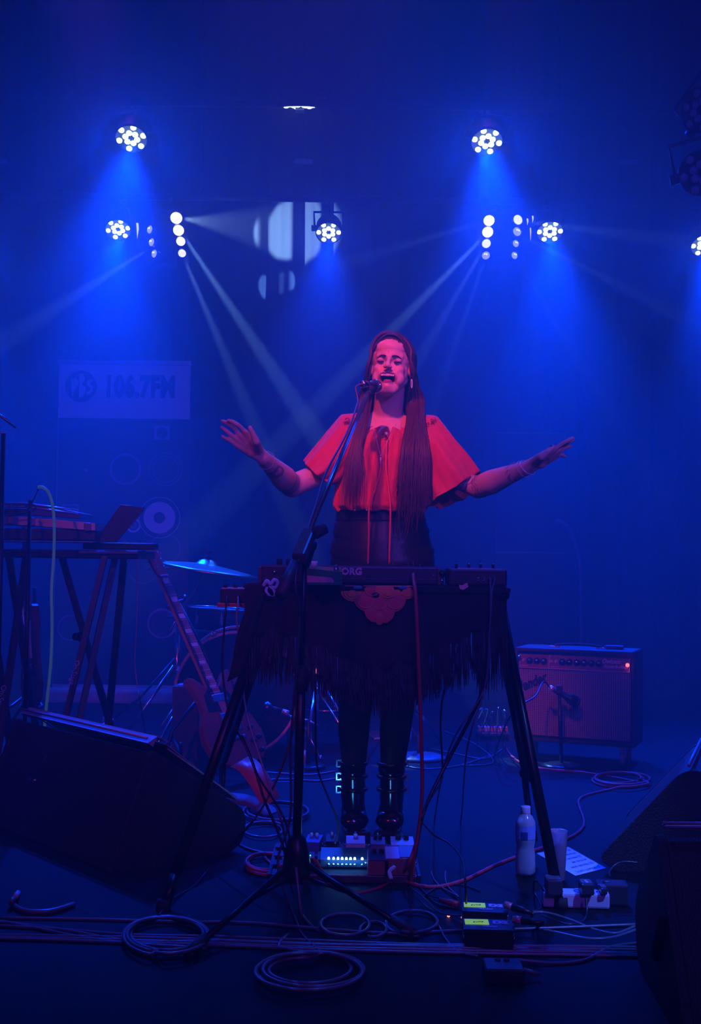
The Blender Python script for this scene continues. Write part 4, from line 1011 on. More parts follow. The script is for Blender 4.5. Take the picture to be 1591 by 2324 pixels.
# ================================================================== guitars
GRED = mat('cherry_red_lacquer', (.40, .02, .02), .18, coat=.5); FRB = mat('rosewood_fretboard', (.06, .025, .03), .45); PEARL = mat('pearl_inlay', (.75, .75, .8), .2); MAPL = mat('amber_neck_edge', (.75, .25, .10), .35)
def guitar(name, label, nut, end, D0, D1, yaw, body_pts, mt_body, head_pts, guard=None, scale=.50, inl=True, horns=None, neckmt=MAPL):
    """local frame: +z runs up the neck from body joint to nut, x across, -y face"""
    A = P(*end, D1); B = P(*nut, D0); d = (B-A); L = d.length
    Mz = d.to_track_quat('Z', 'Y').to_matrix().to_4x4()
    # make local -y face the audience, then yaw around the neck
    zax = d.normalized(); face = Vector((0, -1, 0)); face = (face - zax*face.dot(zax)).normalized(); xax = (-face).cross(zax).normalized()
    M = Matrix((xax, -face, zax)).transposed().to_4x4() @ Matrix.Rotation(yaw, 4, 'Z')
    t = thing(name, label, 'guitar', A, M.to_euler())
    m = MB(); w0, w1 = .0215, .027
    def slab(z0, z1, wa, wb, ya, yb, mt_, nm, par=t):
        v = [(-wa, ya, z1), (wa, ya, z1), (wa, yb, z1), (-wa, yb, z1), (-wb, ya, z0), (wb, ya, z0), (wb, yb, z0), (-wb, yb, z0)]
        return MB().add(v, [(0, 1, 2, 3), (7, 6, 5, 4), (0, 4, 5, 1), (1, 5, 6, 2), (2, 6, 7, 3), (3, 7, 4, 0)]).build(nm, mt_, par)
    nk = slab(0, L, w0*.97, w1*.97, .002, .020, neckmt, 'neck'); fb = slab(-.03, L, w0, w1, -.004, .002, FRB, 'fretboard')
    f = MB(); zf = L; S_ = L/.62
    for k in range(1, 22):
        z = L - S_*(1-2**(-k/12))*1.0
        if z < -.03: break
        w = w1+(w0-w1)*z/L; MB().box((0, -.005, z), (w*2, .0022, .002)).build('fret', STEEL, t)
        if inl and k in (1, 3, 5, 7, 9, 12, 15, 17, 19):
            z2 = L - S_*(1-2**(-(k-.5)/12)); hh = S_*(2**(-(k-1)/12)-2**(-k/12))*.55
            MB().box((0, -.0045, z2), (w*1.35, .001, hh)).build('inlay', PEARL, t)
    MB().box((0, -.006, L+.002), (w0*2, .006, .005)).build('nut', PEARL, t)
    def sheet(pts, y0, th, mt_, nm, z0=0, par=t):
        return MB().prism([(x, z+z0) for x, z in pts], th, M=Matrix.Translation((0, y0+th, 0)) @ Matrix(((1, 0, 0, 0), (0, 0, -1, 0), (0, 1, 0, 0), (0, 0, 0, 1)))).build(nm, mt_, par)
    hd = sheet(head_pts, .0, .014, mt_body, 'headstock', L)
    for s in (-1, 1):
        for k in range(3):
            z = L+.045+.038*k; x = s*(.032)
            tn = MB().cyl((s*.02, -.010, z), (s*.02, .0, z), .004, n=8).cyl((x, .008, z), (x+s*.012, .008, z), .003, n=6).box((x+s*.018, .008, z), (.014, .006, .009), bev=.003).build('tuner', CHROME, t)
    b = sheet(body_pts, -.002, .036, mt_body, 'body'); bv = b.modifiers.new('b', 'BEVEL'); bv.width = .006; bv.segments = 3; bv.limit_method = 'ANGLE'; bv.angle_limit = R(50)
    if guard: sheet(guard, -.0045, .0025, mat('white_pickguard', (.75, .75, .8), .35) if guard_white else mat('black_pickguard', (.02, .02, .025), .2), 'pickguard')
    for z in (-.055, -.145):
        pk = MB().box((0, -.009, z), (.085, .012, .036), bev=.003).build('pickup', CHROME, t)
    br = MB().box((0, -.013, -.205), (.08, .014, .018), bev=.003).build('bridge', CHROME, t); MB().box((0, -.012, -.245), (.09, .012, .014), bev=.003).build('tailpiece', CHROME, t)
    for (x, z) in ((.10, -.21), (.125, -.26), (.085, -.27), (.11, -.32)): MB().cyl((x, -.002, z), (x, -.018, z), .011, .009, n=12).build('control_knob', RUB, t)
    for k in range(6):
        x = -.017+.0068*k; MB().tube([(x, -.012, -.205), (x*.8, -.009, L+.002), (x*1.1, -.006, L+.05+.03*(k % 3))], .0006, 3, cap=False).build('string', STEEL, t)
    return t, M, A
SG = [(-.028, .0), (-.05, .02), (-.085, .055), (-.115, .065), (-.125, .045), (-.112, .0), (-.10, -.05), (-.108, -.10), (-.145, -.16), (-.165, -.22), (-.155, -.29), (-.11, -.345), (-.04, -.365), (.04, -.365), (.11, -.35), (.16, -.30), (.17, -.23), (.15, -.16), (.112, -.10), (.104, -.05), (.118, .0), (.135, .05), (.128, .072), (.10, .068), (.062, .03), (.03, .0)]
HEADG = [(-.022, 0), (-.032, .04), (-.036, .13), (-.042, .165), (-.018, .155), (0, .165), (.018, .155), (.042, .165), (.036, .13), (.032, .04), (.022, 0)]
guard_white = False
t, M, A = guitar('electric_guitar', 'cherry red double-horned electric guitar leaning on a stand before the bass drum', (371, 1308), (483, 1560), 5.22, 5.05, R(54), SG, GRED, HEADG, guard=[(-.03, .0), (-.07, -.03), (-.085, -.11), (.09, -.12), (.07, -.03), (.03, .0)])
g_ = A
t = thing('guitar_stand', 'black folding guitar stand with a neck yoke holding the cherry red guitar', 'guitar stand', (A.x-.02, A.y+.16, 0))
yk = P(400, 1368, 5.21) - t.location
MB().tube([(0, .06, .0), (0, .02, .45), (yk.x, yk.y+.05, yk.z)], .010, 8).build('pole', BLKM, t)
MB().tube([(yk.x-.035, yk.y-.01, yk.z-.02), (yk.x-.03, yk.y+.04, yk.z-.005), (yk.x+.03, yk.y+.04, yk.z+.01), (yk.x+.04, yk.y-.01, yk.z+.03)], .0075, 8).build('neck_yoke', STEEL, t)
for s in (-1, 1): MB().tube([(0, .02, .40), (s*.16, -.10, .20), (s*.20, -.16, .012)], .009, 8).build('leg', BLKM, t); MB().tube([(s*.16, -.10, .17), (s*.10, -.24, .12), (s*.10, -.26, .17)], .008, 8).build('cradle_arm', BLKM, t)
MB().tube([(0, .04, .30), (0, .22, .012)], .009, 8).build('leg', BLKM, t)
# small pale box on the drum side of the guitar
tb = F(423, 1700)
t = thing('small_speaker_box', 'small dim brownish box standing beside the red guitar body, left of the bass drum', 'box', (P(423, 1600, 5.4).x, 5.42, 0))
zt2 = P(423, 1556, 5.4).z
MB().box((0, 0, zt2/2), (.12, .12, zt2), bev=.006).build('cabinet', mat('brown_box', (.10, .05, .05), .7), t)
MB().box((0, 0, zt2+.002), (.08, .08, .006), bev=.002).build('top_plate', mat('pale_plate', (.35, .35, .4), .5), t)
# second guitar at the far left with a white pickguard
guard_white = True
TE = [(-.03, 0), (-.09, .01), (-.14, -.02), (-.15, -.08), (-.125, -.15), (-.14, -.24), (-.16, -.31), (-.13, -.38), (-.05, -.41), (.05, -.41), (.13, -.38), (.16, -.31), (.14, -.24), (.12, -.16), (.13, -.10), (.15, -.04), (.135, .03), (.11, .045), (.085, .02), (.075, -.04), (.03, -.04)]
t, M, A = guitar('bass_guitar', 'dark guitar with a white pickguard standing upright under the left keyboard table', (52, 1244), (58, 1400), 5.38, 5.33, R(-62), TE, mat('dark_sunburst', (.12, .03, .04), .25), HEADG, guard=[(-.03, 0), (-.10, -.01), (-.12, -.08), (-.09, -.14), (-.10, -.22), (-.06, -.30), (.02, -.28), (.10, -.22), (.10, -.12), (.11, -.03), (.04, -.04)])
t = thing('guitar_stand', 'black stand under the dark guitar with the white pickguard', 'guitar stand', (A.x, A.y+.12, 0))
MB().tube([(0, .0, .30), (0, .05, .5)], .010, 8).tube([(0, .05, .5), (0, .03, .80)], .010, 8).build('pole', BLKM, t)
for a in (-2.4, -.7, 1.57): MB().tube([(0, 0, .32), (.22*cos(a), .22*sin(a), .01)], .009, 8).build('leg', BLKM, t)
for s in (-1, 1): MB().tube([(0, 0, .32), (s*.07, -.06, .26), (s*.07, -.16, .26), (s*.07, -.17, .30)], .008, 8).build('cradle_arm', BLKM, t)
# ================================================================== monitors
CARP = mat('black_textured_paint', (.010, .010, .012), .55, bump=.5, nscale=180); GRIL = mat('blue_grey_steel_grille', (.45, .47, .52), .45, .5)
def wedge(name, label, O, n_, e_, L, prof, flip=False):
    """profile in (n, z) swept along e"""
    n_, e_ = Vector(n_).normalized(), Vector(e_).normalized()
    t = thing(name, label, 'stage monitor', O)
    rp = []
    N_ = len(prof)
    for i, (a, z, r_) in enumerate(prof):
        p = Vector((a, z)); q0 = Vector(prof[i-1][:2]); q1 = Vector(prof[(i+1) % N_][:2])
        if r_ <= 0: rp.append(p); continue
        A = p + (q0-p).normalized()*r_; B = p + (q1-p).normalized()*r_
        for k in range(6):
            u = k/5; rp.append(A.lerp(p, u).lerp(p.lerp(B, u), u))
    def W_(p, l): return n_*p.x + Vector((0, 0, p.y)) + e_*l
    cx = sum((p.x for p in rp))/len(rp); cz = sum((p.y for p in rp))/len(rp)
    n = len(rp)
    for l0, l1, nm, inset in ((0, .022, 'side_panel', 0), (L-.022, L, 'side_panel', 0), (.022, L-.022, 'cabinet', .010)):
        q = [Vector((p.x + (cx-p.x)*inset*4, p.y + (cz-p.y)*inset*4)) if inset else p for p in rp]
        vs_ = [W_(p, l0) for p in q] + [W_(p, l1) for p in q]
        fs = [list(range(n)), [n+i for i in range(n)][::-1]] + [(i, (i+1) % n, n+(i+1) % n, n+i) for i in range(n)]
        o = MB().add(vs_, fs).build(nm, CARP, t)
        b = o.modifiers.new('b', 'BEVEL'); b.width = .003; b.segments = 2; b.limit_method = 'ANGLE'; b.angle_limit = R(45)
    return t, W_
e1 = Vector((-.66, .75, 0)); n1 = Vector((.75, .66, 0))
C1 = F(247, 1990)
t, W1 = wedge('stage_monitor', 'large black wedge monitor at left with a blue-lit grille edge, seen from behind', C1, n1, e1, .93,
              [(0, 0, 0), (.135, .365, .03), (.51, .125, .05), (.49, .03, .02), (.44, 0, 0)])
# grille: frame lip and perforated bars on the slanting face
def onface(a, l, off=0): 
    p0, p1 = Vector((.165, .362)), Vector((.49, .150)); p = p0.lerp(p1, a); nn = Vector((p0.y-p1.y, p1.x-p0.x)).normalized(); p = p + nn*off
    return W1(p, l)
m = MB()
for a0, a1, th in ((-.06, .005, .006), (.995, 1.0, .004)):
    v = [onface(a0, .03, 0), onface(a1, .03, 0), onface(a1, .90, 0), onface(a0, .90, 0)]; v2 = [onface(a0, .03, th), onface(a1, .03, th), onface(a1, .90, th), onface(a0, .90, th)]
m.tube([onface(-.10, .028, .012), onface(-.10, .902, .012)], .0045, 8)
m.build('grille_frame', GRIL, t)
v = [onface(-.065, .028, .004), onface(-.02, .028, .034), onface(-.02, .902, .034), onface(-.065, .902, .004), onface(-.075, .028, 0), onface(-.01, .028, 0), onface(-.01, .902, 0), onface(-.075, .902, 0)]
MB().add(v, [(0, 1, 2, 3), (7, 6, 5, 4), (0, 4, 5, 1), (1, 5, 6, 2), (2, 6, 7, 3), (3, 7, 4, 0)]).build('grille_lip', GRIL, t)
m = MB()
for k in range(95):
    l = .03 + k*.0092; m.tube([onface(-.02, l, .034), onface(.10, l, .040)], .0022, 4, cap=False)
for a in (.02, .055, .09): m.tube([onface(a, .03, .036), onface(a, .90, .036)], .002, 4)
m.tube([onface(.12, .03, .02), onface(.96, .03, .012)], .003, 4); m.tube([onface(.12, .90, .02), onface(.96, .90, .012)], .003, 4)
v = [onface(.10, .03, .030), onface(.98, .03, .008), onface(.98, .90, .008), onface(.10, .90, .030)]
m.add(v + [p - Vector((0, 0, .003)) for p in v], [(0, 1, 2, 3), (7, 6, 5, 4), (0, 4, 5, 1), (1, 5, 6, 2), (2, 6, 7, 3), (3, 7, 4, 0)])
m.build('perforated_grille', GRIL, t)['kind'] = 'stuff'
# handle slot in the back panel
def onback(z, l, off=0):
    f_ = .135/.365; nb = (n1*-.365 + Vector((0, 0, .135))).normalized(); return n1*(f_*z) + Vector((0, 0, z)) + e1*l + nb*off
m = MB(); pts = [onback(.245, .62), onback(.19, .665)]
m.tube([onback(.265, .585, -.012), onback(.200, .62, -.012)], .024, 14); m.build('handle_recess', mat('recess_black', (.002, .002, .003), .9), t)
MB().tube([onback(.186, .600, .010), onback(.178, .622, .012), onback(.182, .645, .010)], .006, 8).build('handle_rim', STEEL, t)
# plug and patch lead
s0 = P(97, 1957, 3.72)
t2 = thing('speaker_plug', 'pink connector plugged into the back of the large left monitor', 'connector', s0)
keep(MB().cyl(P(103, 1950, 3.80), s0, .011, .013, n=12).cyl(s0, P(88, 1975, 3.68), .013, .009, n=12).build('shell', mat('plug_shell', (.7, .35, .35), .35, .3)), t2)
LBL = mat('pale_heatshrink', (.45, .50, .60), .5)
cable([P(88, 1975, 3.68), P(75, 1990, 3.64), P(52, 2012, 3.58), F(30, 2040, .02), F(28, 2052, .008), F(60, 2068, .008), F(115, 2068, .008), F(168, 2052, .008)], .0075, mat('pale_blue_cable', (.12, .14, .18), .3, spec=.6), 'thick pale cable curling on the floor from the back of the left monitor')
cable([P(83, 1981, 3.655), P(66, 2000, 3.61), P(50, 2015, 3.575), F(36, 2034, .024)], .0088, LBL, 'pale heat-shrink sleeve wrapped round the thick cable at the left monitor', name='cable_sleeve')
# right: rear one (nose to the left), front one nearest the lens
O2 = Vector((.80, 3.62, 0))
wedge('stage_monitor', 'black wedge monitor at the right edge, behind the nearest one, its nose pointing left', O2, (1, .05, 0), (.35, .94, 0), .62,
      [(-.03, .045, .03), (.235, .315, .04), (.40, .30, .02), (.46, 0, 0), (.03, 0, .01)])
r2 = MB()
r2.tube([O2 + Vector((.26, .03, .325)), O2 + Vector((.46, .57, .325))], .006, 8)
gq = r2.build('grille_edge', GRIL); keep(gq, bpy.data.objects['stage_monitor.001'])
O3 = Vector((.66, 2.28, 0))
t, W3 = wedge('stage_monitor', 'black wedge monitor nearest the camera, cut by the right edge of the photo', O3, (.06, 1, 0), (1, .02, 0), .62,
      [(0, 0, 0), (.31, .365, .03), (.56, .145, .05), (.54, .03, .02), (.48, 0, 0)])
gm = MB()
gm.tube([W3(Vector((.31, .372)), .022), W3(Vector((.31, .372)), .60)], .0042, 8).build('grille_edge', GRIL, t)
gm = MB()
for k in range(40):
    l = .022+.0145*k
    gm.tube([W3(Vector((.345, .368)), l), W3(Vector((.36, .360)), l+.0072), W3(Vector((.345, .368)), l+.0145)], .003, 5)
gm.tube([W3(Vector((.338, .374)), .022), W3(Vector((.338, .374)), .60)], .004, 6)
gm.build('perforated_grille', GRIL, t)['kind'] = 'stuff'
MB().tube([W3(Vector((.20, .21)), -.002), W3(Vector((.29, .10)), -.002)], .014, 10).build('handle_recess', mat('recess_black', (0, 0, 0)), t)
GT = mat('yellow_green_tape', (.55, .95, .04), .5, emit=(.25, .8, .03), estr=.12)  # slight emission put in for the tape's glow under blue lamps
def fluo(name, col, e):
    m_ = mat(name, col, .5); b_ = m_.node_tree.nodes['Principled BSDF']; return m_
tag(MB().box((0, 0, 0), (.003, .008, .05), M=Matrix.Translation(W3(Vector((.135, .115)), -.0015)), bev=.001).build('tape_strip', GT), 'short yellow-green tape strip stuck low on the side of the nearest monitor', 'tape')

# ================================================================== vocal microphone stand
hub = F(672, 2058); hub.z = 0
t = thing('microphone_stand', 'black tripod boom microphone stand in front of the keyboard', 'microphone stand', hub)
top = P(691, 1262, 3.12)-hub
MB().lathe([(.012, .075), (.036, .08), (.040, .095), (.034, .15), (.024, .185), (.014, .195), (.001, .195)], 24).build('leg_hub', BLKM, t)
MB().cyl((0, 0, .185), top*.62 + Vector((0, 0, .07)), .0128, n=14).build('lower_tube', BLKM, t)
MB().cyl(top*.60+Vector((0, 0, .07)), top, .0085, n=12).build('upper_tube', BLKM, t)
MB().cyl(top*.62, top*.62+Vector((0, 0, .07)), .017, n=14).build('height_clutch', RUB, t)
for tip in (F(425, 2166, .012), F(940, 2119, .012), F(694, 2000, .012)):
    q = tip-hub; d = q.normalized()
    l = MB().tube([Vector((0, 0, .125)) + d*.02, q - d*.01 + Vector((0, 0, .002))], .0085, 10).build('leg', mat('leg_metal', (.03, .018, .022), .3, .6), t)
    MB().tube([q-d*.07+Vector((0, 0, .024)), q+Vector((0, 0, .0))], [.0115, .0125], 10).build('rubber_foot', mat('brown_rubber_tip', (.06, .04, .04), .7), l)
    MB().tube([Vector((0, 0, .085)) + d*.025, q*.45 + Vector((0, 0, .068))], .005, 6).build('brace', BLKM, l)
bt = P(637, 1352, 2.97)-hub; bj = P(697, 1222, 3.12)-hub; be = P(835, 893, 3.74)-hub
MB().tube([bt.lerp(bj, .25), be], .0075, 12).build('boom_arm', mat('boom_metal', (.25, .25, .28), .22, .9), t)
MB().tube([bt, bt.lerp(bj, .55)], .0165, 14).build('counterweight_grip', mat('grip_rubber', (.035, .018, .03), .55), t)
MB().box((0, 0, .0), (.036, .030, .125), M=frame_to(bj - (be-bj).normalized()*.03, be), bev=.006).build('boom_clutch', mat('clutch_plastic', (.05, .02, .03), .35), t)
MB().cyl(bj+Vector((.02, 0, .015)), bj+Vector((.05, .01, .028)), .018, .014, n=12).build('clutch_knob', RUB, t)
MB().tube([top-Vector((0, 0, .03)), top+Vector((.012, 0, .03)), bj+Vector((.018, .01, -.02))], [.013, .02, .014], 12).build('swivel', BLKM, t)
mc = P(829, 873, 3.80); mh = P(855, 877.5, 3.885); md = (mh-mc).normalized()
MB().tube([be, (mc+md*.035+Vector((0, 0, -.026)))-hub], [.009, .011], 10).tube([(mc+md*.01+Vector((0, 0, -.012)))-hub, (mc+md*.055+Vector((0, 0, -.012)))-hub], .016, 12).build('microphone_clip', RUB, t)
t2 = thing('vocal_microphone', 'silver-rimmed handheld vocal microphone in the clip, at the singer\'s mouth', 'microphone', mc)
keep(MB().tube([mc, mc+md*.04, mc+md*.075], [.0115, .013, .017], 18).build('body', mat('mic_body_grey', (.05, .05, .06), .35, .6)), t2)
keep(MB().tube([mc+md*.073, mc+md*.076, mc+md*.084, mc+md*.087], [.020, .0235, .0235, .021], 22).build('grille_ring', CHROME), t2)
keep(MB().sphere(mc+md*.082, .0228, n=20).build('grille_ball', mat('mic_mesh', (.12, .12, .15), .35, .8, bump=.8, nscale=700)), t2)
keep(MB().tube([mc-md*.028, mc-md*.026, mc, mc+md*.004], [.009, .012, .0125, .0125], 14).build('connector', CHROME), t2)
bp_ = lambda u, off=0: hub + bt.lerp(be, u) + Vector((-.012-off, -.008, 0))
cable([mc-md*.028, mc-md*.045+Vector((-.012, 0, -.012)), P(812, 905, 3.74), bp_(.93, .006), bp_(.75), bp_(.55, .01), bp_(.40), P(672, 1300, 3.02), P(680, 1420, 3.08), hub+Vector((-.02, -.02, .45)), hub+Vector((-.018, -.022, .25)), hub+Vector((-.05, -.03, .12)), F(672, 2090, .006), F(690, 2125, .006), F(727, 2160, .006)], .0034, mat('purple_grey_cable', (.07, .045, .08), .4), 'grey microphone cable running down the boom and the stand pole')

# ================================================================== keyboard stand, shawl and instruments
def zat(py, D): return P(800, py, D).z
t = thing('keyboard_stand', 'black folding table-style keyboard stand straddling the performer', 'keyboard stand', P(870, 1345, 3.58))
TB = mat('stand_tube_black', (.012, .010, .014), .32, .5)
zt_ = P(870, 1345, 3.58).z
def leg(a, b, r_, nm='leg'): return keep(MB().cyl(a, b, r_, n=14).build(nm, TB), t)
RT, LT = P(1132, 1352, 3.56), P(615, 1352, 3.56)
l1 = leg(RT, F(1273, 2062), .0155); l2 = leg(RT + Vector((-.01, .05, 0)), P(1197, 1770, 3.88), .0155)
l3 = leg(LT, P(398, 1985, 3.22), .0155); l4 = leg(LT + Vector((.02, .05, 0)), P(507, 1725, 3.86), .0155)
for a, b, par in ((P(1190, 1755, 3.87), F(1207, 1905), l2), (P(507, 1722, 3.86), F(496, 1898), l4)):
    o = keep(MB().cyl(a, b, .011, n=12).sphere(a, .017, n=12).build('extension', TB), t)
for a, b in ((F(1273, 2062), 1), (F(1207, 1905), 1), (F(496, 1898), 1)):
    keep(MB().cyl(a + Vector((0, 0, .03)), Vector((a.x, a.y, max(0, a.z-.02) if not b else 0)), .018, .020, n=12).build('rubber_foot', RUB), t)
# left front foot reaches the floor behind the monitor
fl_ = LT + (P(398, 1985, 3.22)-LT)*(LT.z/(LT.z-P(398, 1985, 3.22).z)); keep(MB().cyl(P(398, 1985, 3.22), fl_, .0155, n=12).build('leg', TB), t); keep(MB().cyl(fl_ + Vector((0, 0, .03)), fl_, .018, .020, n=12).build('rubber_foot', RUB), t)
for y_ in (-.10, .10): keep(MB().cyl(LT + Vector((-.005, y_, .005)), RT + Vector((.005, y_, .005)), .013, n=12).build('cross_bar', TB), t)
for p in (LT, RT): keep(MB().cyl(p + Vector((0, -.14, .005)), p + Vector((0, .14, .005)), .014, n=12).build('side_bar', TB), t)
keep(MB().box((0, 0, 0), ((RT-LT).length+.03, .30, .014), M=Matrix.Translation((LT+RT)/2 + Vector((0, 0, .024)))).build('board', TB), t)
ZB = ((LT+RT)/2).z + .031
# shawl: cloth over the board, scalloped fall in front
SHW = mat('dark_velvet_shawl', (.020, .006, .012), .95, sheen=.15); FRG = mat('black_silk_fringe', (.020, .010, .020), .6)
sx0, sx1 = 555, 1150
def hem(px):
    u = (px-862)/300
    base = 1518 - 122*abs(u)**1.25
    if px < 640: base += (640-px)*.5
    return base + 5*sin(px*.11)
t = thing('fringed_shawl', 'dark velvet shawl with long fringe and orange flower, draped over the keyboard stand', 'shawl', ((LT+RT)/2 + Vector((0, -.15, .03))))
m = MB(); nx, ny = 120, 24; vs_ = []
for j in range(ny+1):
    for i in range(nx+1):
        px = sx0 + (sx1-sx0)*i/nx; q = j/ny
        y0 = 1330
        py = y0 + (hem(px)-y0)*q
        D = 3.43 - .0 + .020*q*sin(px*.045+q*2) + .010*q*sin(px*.13)
        p = P(px, py, D); 
        if j == 0: p.z = ZB + .003
        vs_.append(p)
top_ = [Vector((v.x, v.y+.31, ZB+.003)) for v in vs_[:nx+1]]
vs_ = top_ + vs_
m.add(vs_, [(j*(nx+1)+i, j*(nx+1)+i+1, (j+1)*(nx+1)+i+1, (j+1)*(nx+1)+i) for j in range(ny+1) for i in range(nx)], 0, True)
c_ = keep(m.build('cloth', SHW, fix=False), t); sdm = c_.modifiers.new('s', 'SOLIDIFY'); sdm.thickness = .002; sdm.offset = 0
m = MB(); rnd = random.Random(5)
for i in range(900):
    px = rnd.uniform(sx0, sx1); py = hem(px)-4; D = 3.43 + .020*sin(px*.045+2) + .010*sin(px*.13)
    L = rnd.uniform(80, 118) * (1 if px > 640 else 1.1); dx = rnd.uniform(-5, 5)
    if px > 1085: L += 60*rnd.random()
    pts = [P(px, py, D), P(px+dx*.2, py+L*.35, D+rnd.uniform(-.008, .008)), P(px+dx*.6, py+L*.7, D+rnd.uniform(-.012, .012)), P(px+dx, py+L, D)]
    m.tube(pts, [.0011, .0016, .0018, .0008], 3, cap=False)
keep(m.build('fringe', FRG, fix=False), t)['kind'] = 'stuff'
# knotted net above the fringe
m = MB()
for i in range(74):
    px = sx0 + (sx1-sx0)*i/74; D = 3.425 + .020*sin(px*.045+2)
    m.tube([P(px, hem(px)-6, D), P(px+4, hem(px+4)+6, D), P(px+8, hem(px+8)-6, D)], .0016, 4)
keep(m.build('knotted_edge', FRG), t)['kind'] = 'stuff'
# embroidered flower
OR1 = mat('orange_silk', (.85, .20, .05), .5, sheen=.3); OR2 = mat('red_silk', (.60, .05, .06), .5, sheen=.3); TEA = mat('teal_silk', (.05, .35, .35), .5); GOLDT = mat('gold_thread', (.8, .45, .12), .4)
def petal(cx, cy, rx, ry, a, mt, dy):
    pts = []
    for k in range(18):
        th = 2*pi*k/18; x = rx*cos(th)*(1+.06*sin(3*th)); y = ry*sin(th)
        pts.append(P(cx + x*cos(a)-y*sin(a), max(1329, cy + x*sin(a)+y*cos(a)), 3.412-dy))
    c = P(cx, max(1330, cy), 3.409-dy)
    mm = MB().add(pts+[c], [(k, (k+1) % 18, 18) for k in range(18)], 0, True)
    o = keep(mm.build('petal', mt, fix=False), t); return o
for cx, cy, rx, ry, a, mt, dy in ((800, 1345, 26, 20, .2, OR1, 0), (842, 1338, 22, 16, 0, OR2, .001), (872, 1340, 24, 17, 0, OR1, .002), (900, 1343, 26, 18, -.2, OR1, 0), (925, 1343, 18, 17, -.4, OR1, .001),
      (828, 1366, 26, 20, .6, OR2, .001), (862, 1368, 24, 22, 1.5, OR2, 0), (897, 1368, 25, 20, -.6, OR2, .001), (845, 1390, 22, 17, 1.1, OR2, .002), (878, 1392, 22, 17, -1.1, OR2, .002), (862, 1404, 14, 12, 1.5, OR2, .003),
      (852, 1350, 9, 6, 0, mat('black_silk', (.01, .005, .01), .6), .005), (915, 1333, 10, 4, 0, TEA, .005), (812, 1333, 10, 4, 0, TEA, .005)):
    petal(cx, cy, rx, ry, a, mt, dy)
for cx, cy, r_ in ((800, 1343, 19), (800, 1343, 13), (925, 1342, 14), (880, 1343, 17), (880, 1343, 11), (845, 1340, 15), (830, 1366, 17), (862, 1370, 16), (897, 1368, 17)):
    pts = [P(cx+r_*cos(a), max(1330, cy+r_*.8*sin(a)), 3.404) for a in [pi*k/12 for k in range(13)]]
    keep(MB().tube(pts, .0009, 4).build('stitched_outline', GOLDT), t)

# synthesizer
KB = mat('synth_black', (.022, .012, .022), .4); KBE = mat('synth_edge', (.10, .07, .12), .35)
x0, x1 = P(597, 1300, 3.52).x, P(990, 1300, 3.52).x; sy = 3.45
t = thing('synthesizer', 'small black synthesizer seen from behind, with a brand name on its back panel', 'synthesizer', ((x0+x1)/2, sy+.115, ZB+.006))
w = x1-x0; zh = zat(1285, 3.45)-(ZB+.006)
MB().box((0, 0, zh/2), (w, .22, zh), bev=.005).build('body', KB, t)
MB().box((0, -.1105, zh*.30), (w*.985, .003, .002)).build('seam', KBE, t)
MB().box((0, -.10, zh+.0005), (w*.99, .014, .002)).build('top_edge', KBE, t)
for s in (-1, 1): MB().box((s*(w/2+.004), 0, zh*.45), (.010, .224, zh*.95), bev=.003).build('wood_end', DKW, t)
xx = lambda px: P(px, 1290, sy+.05).x - (x0+x1)/2
for px, h_, r_ in ((632, .020, .009), (654, .018, .009)): MB().cyl((xx(px), -.02, zh), (xx(px), -.02, zh+h_), r_, n=14).build('control_knob', RUB, t)
for px, hh in ((837, .018), (893, .013), (928, .012), (939, .018), (955, .010)): MB().cyl((xx(px), -.03, zh), (xx(px), -.03, zh+hh), .0016, n=6).build('switch_lever', CHROME, t)
text('KORG', .0275, Matrix.Translation((P(791, 1297, sy).x-(x0+x1)/2, -.1125, P(791, 1297.5, sy).z-(ZB+.006))) @ FACE, mat('pink_grey_lettering', (.55, .40, .45), .5), t, bold=.0014, space=1.05)
for px in (625, 650, 938): 
    MB().cyl((xx(px), -.110, zh*.62), (xx(px), -.116, zh*.62), .006, n=12).build('jack', CHROME, t)
for px in (606, 981): MB().box((xx(px), -.111, zh*.55), (.006, .002, .006)).build('screw', CHROME, t)
# green pedal lying in front
gp = P(730, 1312, 3.30)
t = thing('green_effects_pedal', 'green metal effects pedal lying on the front edge of the keyboard board', 'effects pedal', (gp.x, 3.345, ZB+.006))
MB().add([(-.055, -.05, 0), (.058, -.05, 0), (.058, .05, 0), (-.055, .05, 0), (-.055, -.05, .047), (.058, -.05, .036), (.058, .05, .045), (-.055, .05, .056)], [(0, 1, 2, 3), (7, 6, 5, 4), (0, 4, 5, 1), (1, 5, 6, 2), (2, 6, 7, 3), (3, 7, 4, 0)]).build('case', mat('green_enamel', (.02, .22, .08), .3), t)
MB().add([(-.050, -.0515, .006), (.036, -.0515, .006), (.030, -.0515, .020), (-.050, -.0515, .026)], [(0, 1, 2, 3)]).build('pink_plate', mat('pink_plate', (.45, .22, .28), .5), t)
MB().cyl((.040, -.03, .038), (.040, -.03, .050), .008, n=12).cyl((.040, -.03, .05), (.040, -.03, .058), .005, n=12).build('footswitch', CHROME, t)
for x in (-.045, -.022): MB().cyl((x, -.01, .05), (x, -.01, .066), .009, n=14).build('control_knob', WHITE if x > -.03 else mat('cream_knob', (.7, .6, .5), .4), t)
t['label'] = 'green metal effects pedal with a pink plate, in front of the synthesizer'
tag(MB().add([(0, 0, 0), (.018, 0, 0), (.020, 0, .030), (.002, 0, .030), (0, .02, 0), (.018, .02, 0), (.020, .02, .030), (.002, .02, .030)], [(0, 1, 2, 3), (7, 6, 5, 4), (0, 4, 5, 1), (1, 5, 6, 2), (2, 6, 7, 3), (3, 7, 4, 0)]).build('power_plug', WHITE, loc=P(705, 1292, 3.40)-Vector((0, 0, .012))), 'small white adapter block standing between the stand pole and the synthesizer', 'adapter')
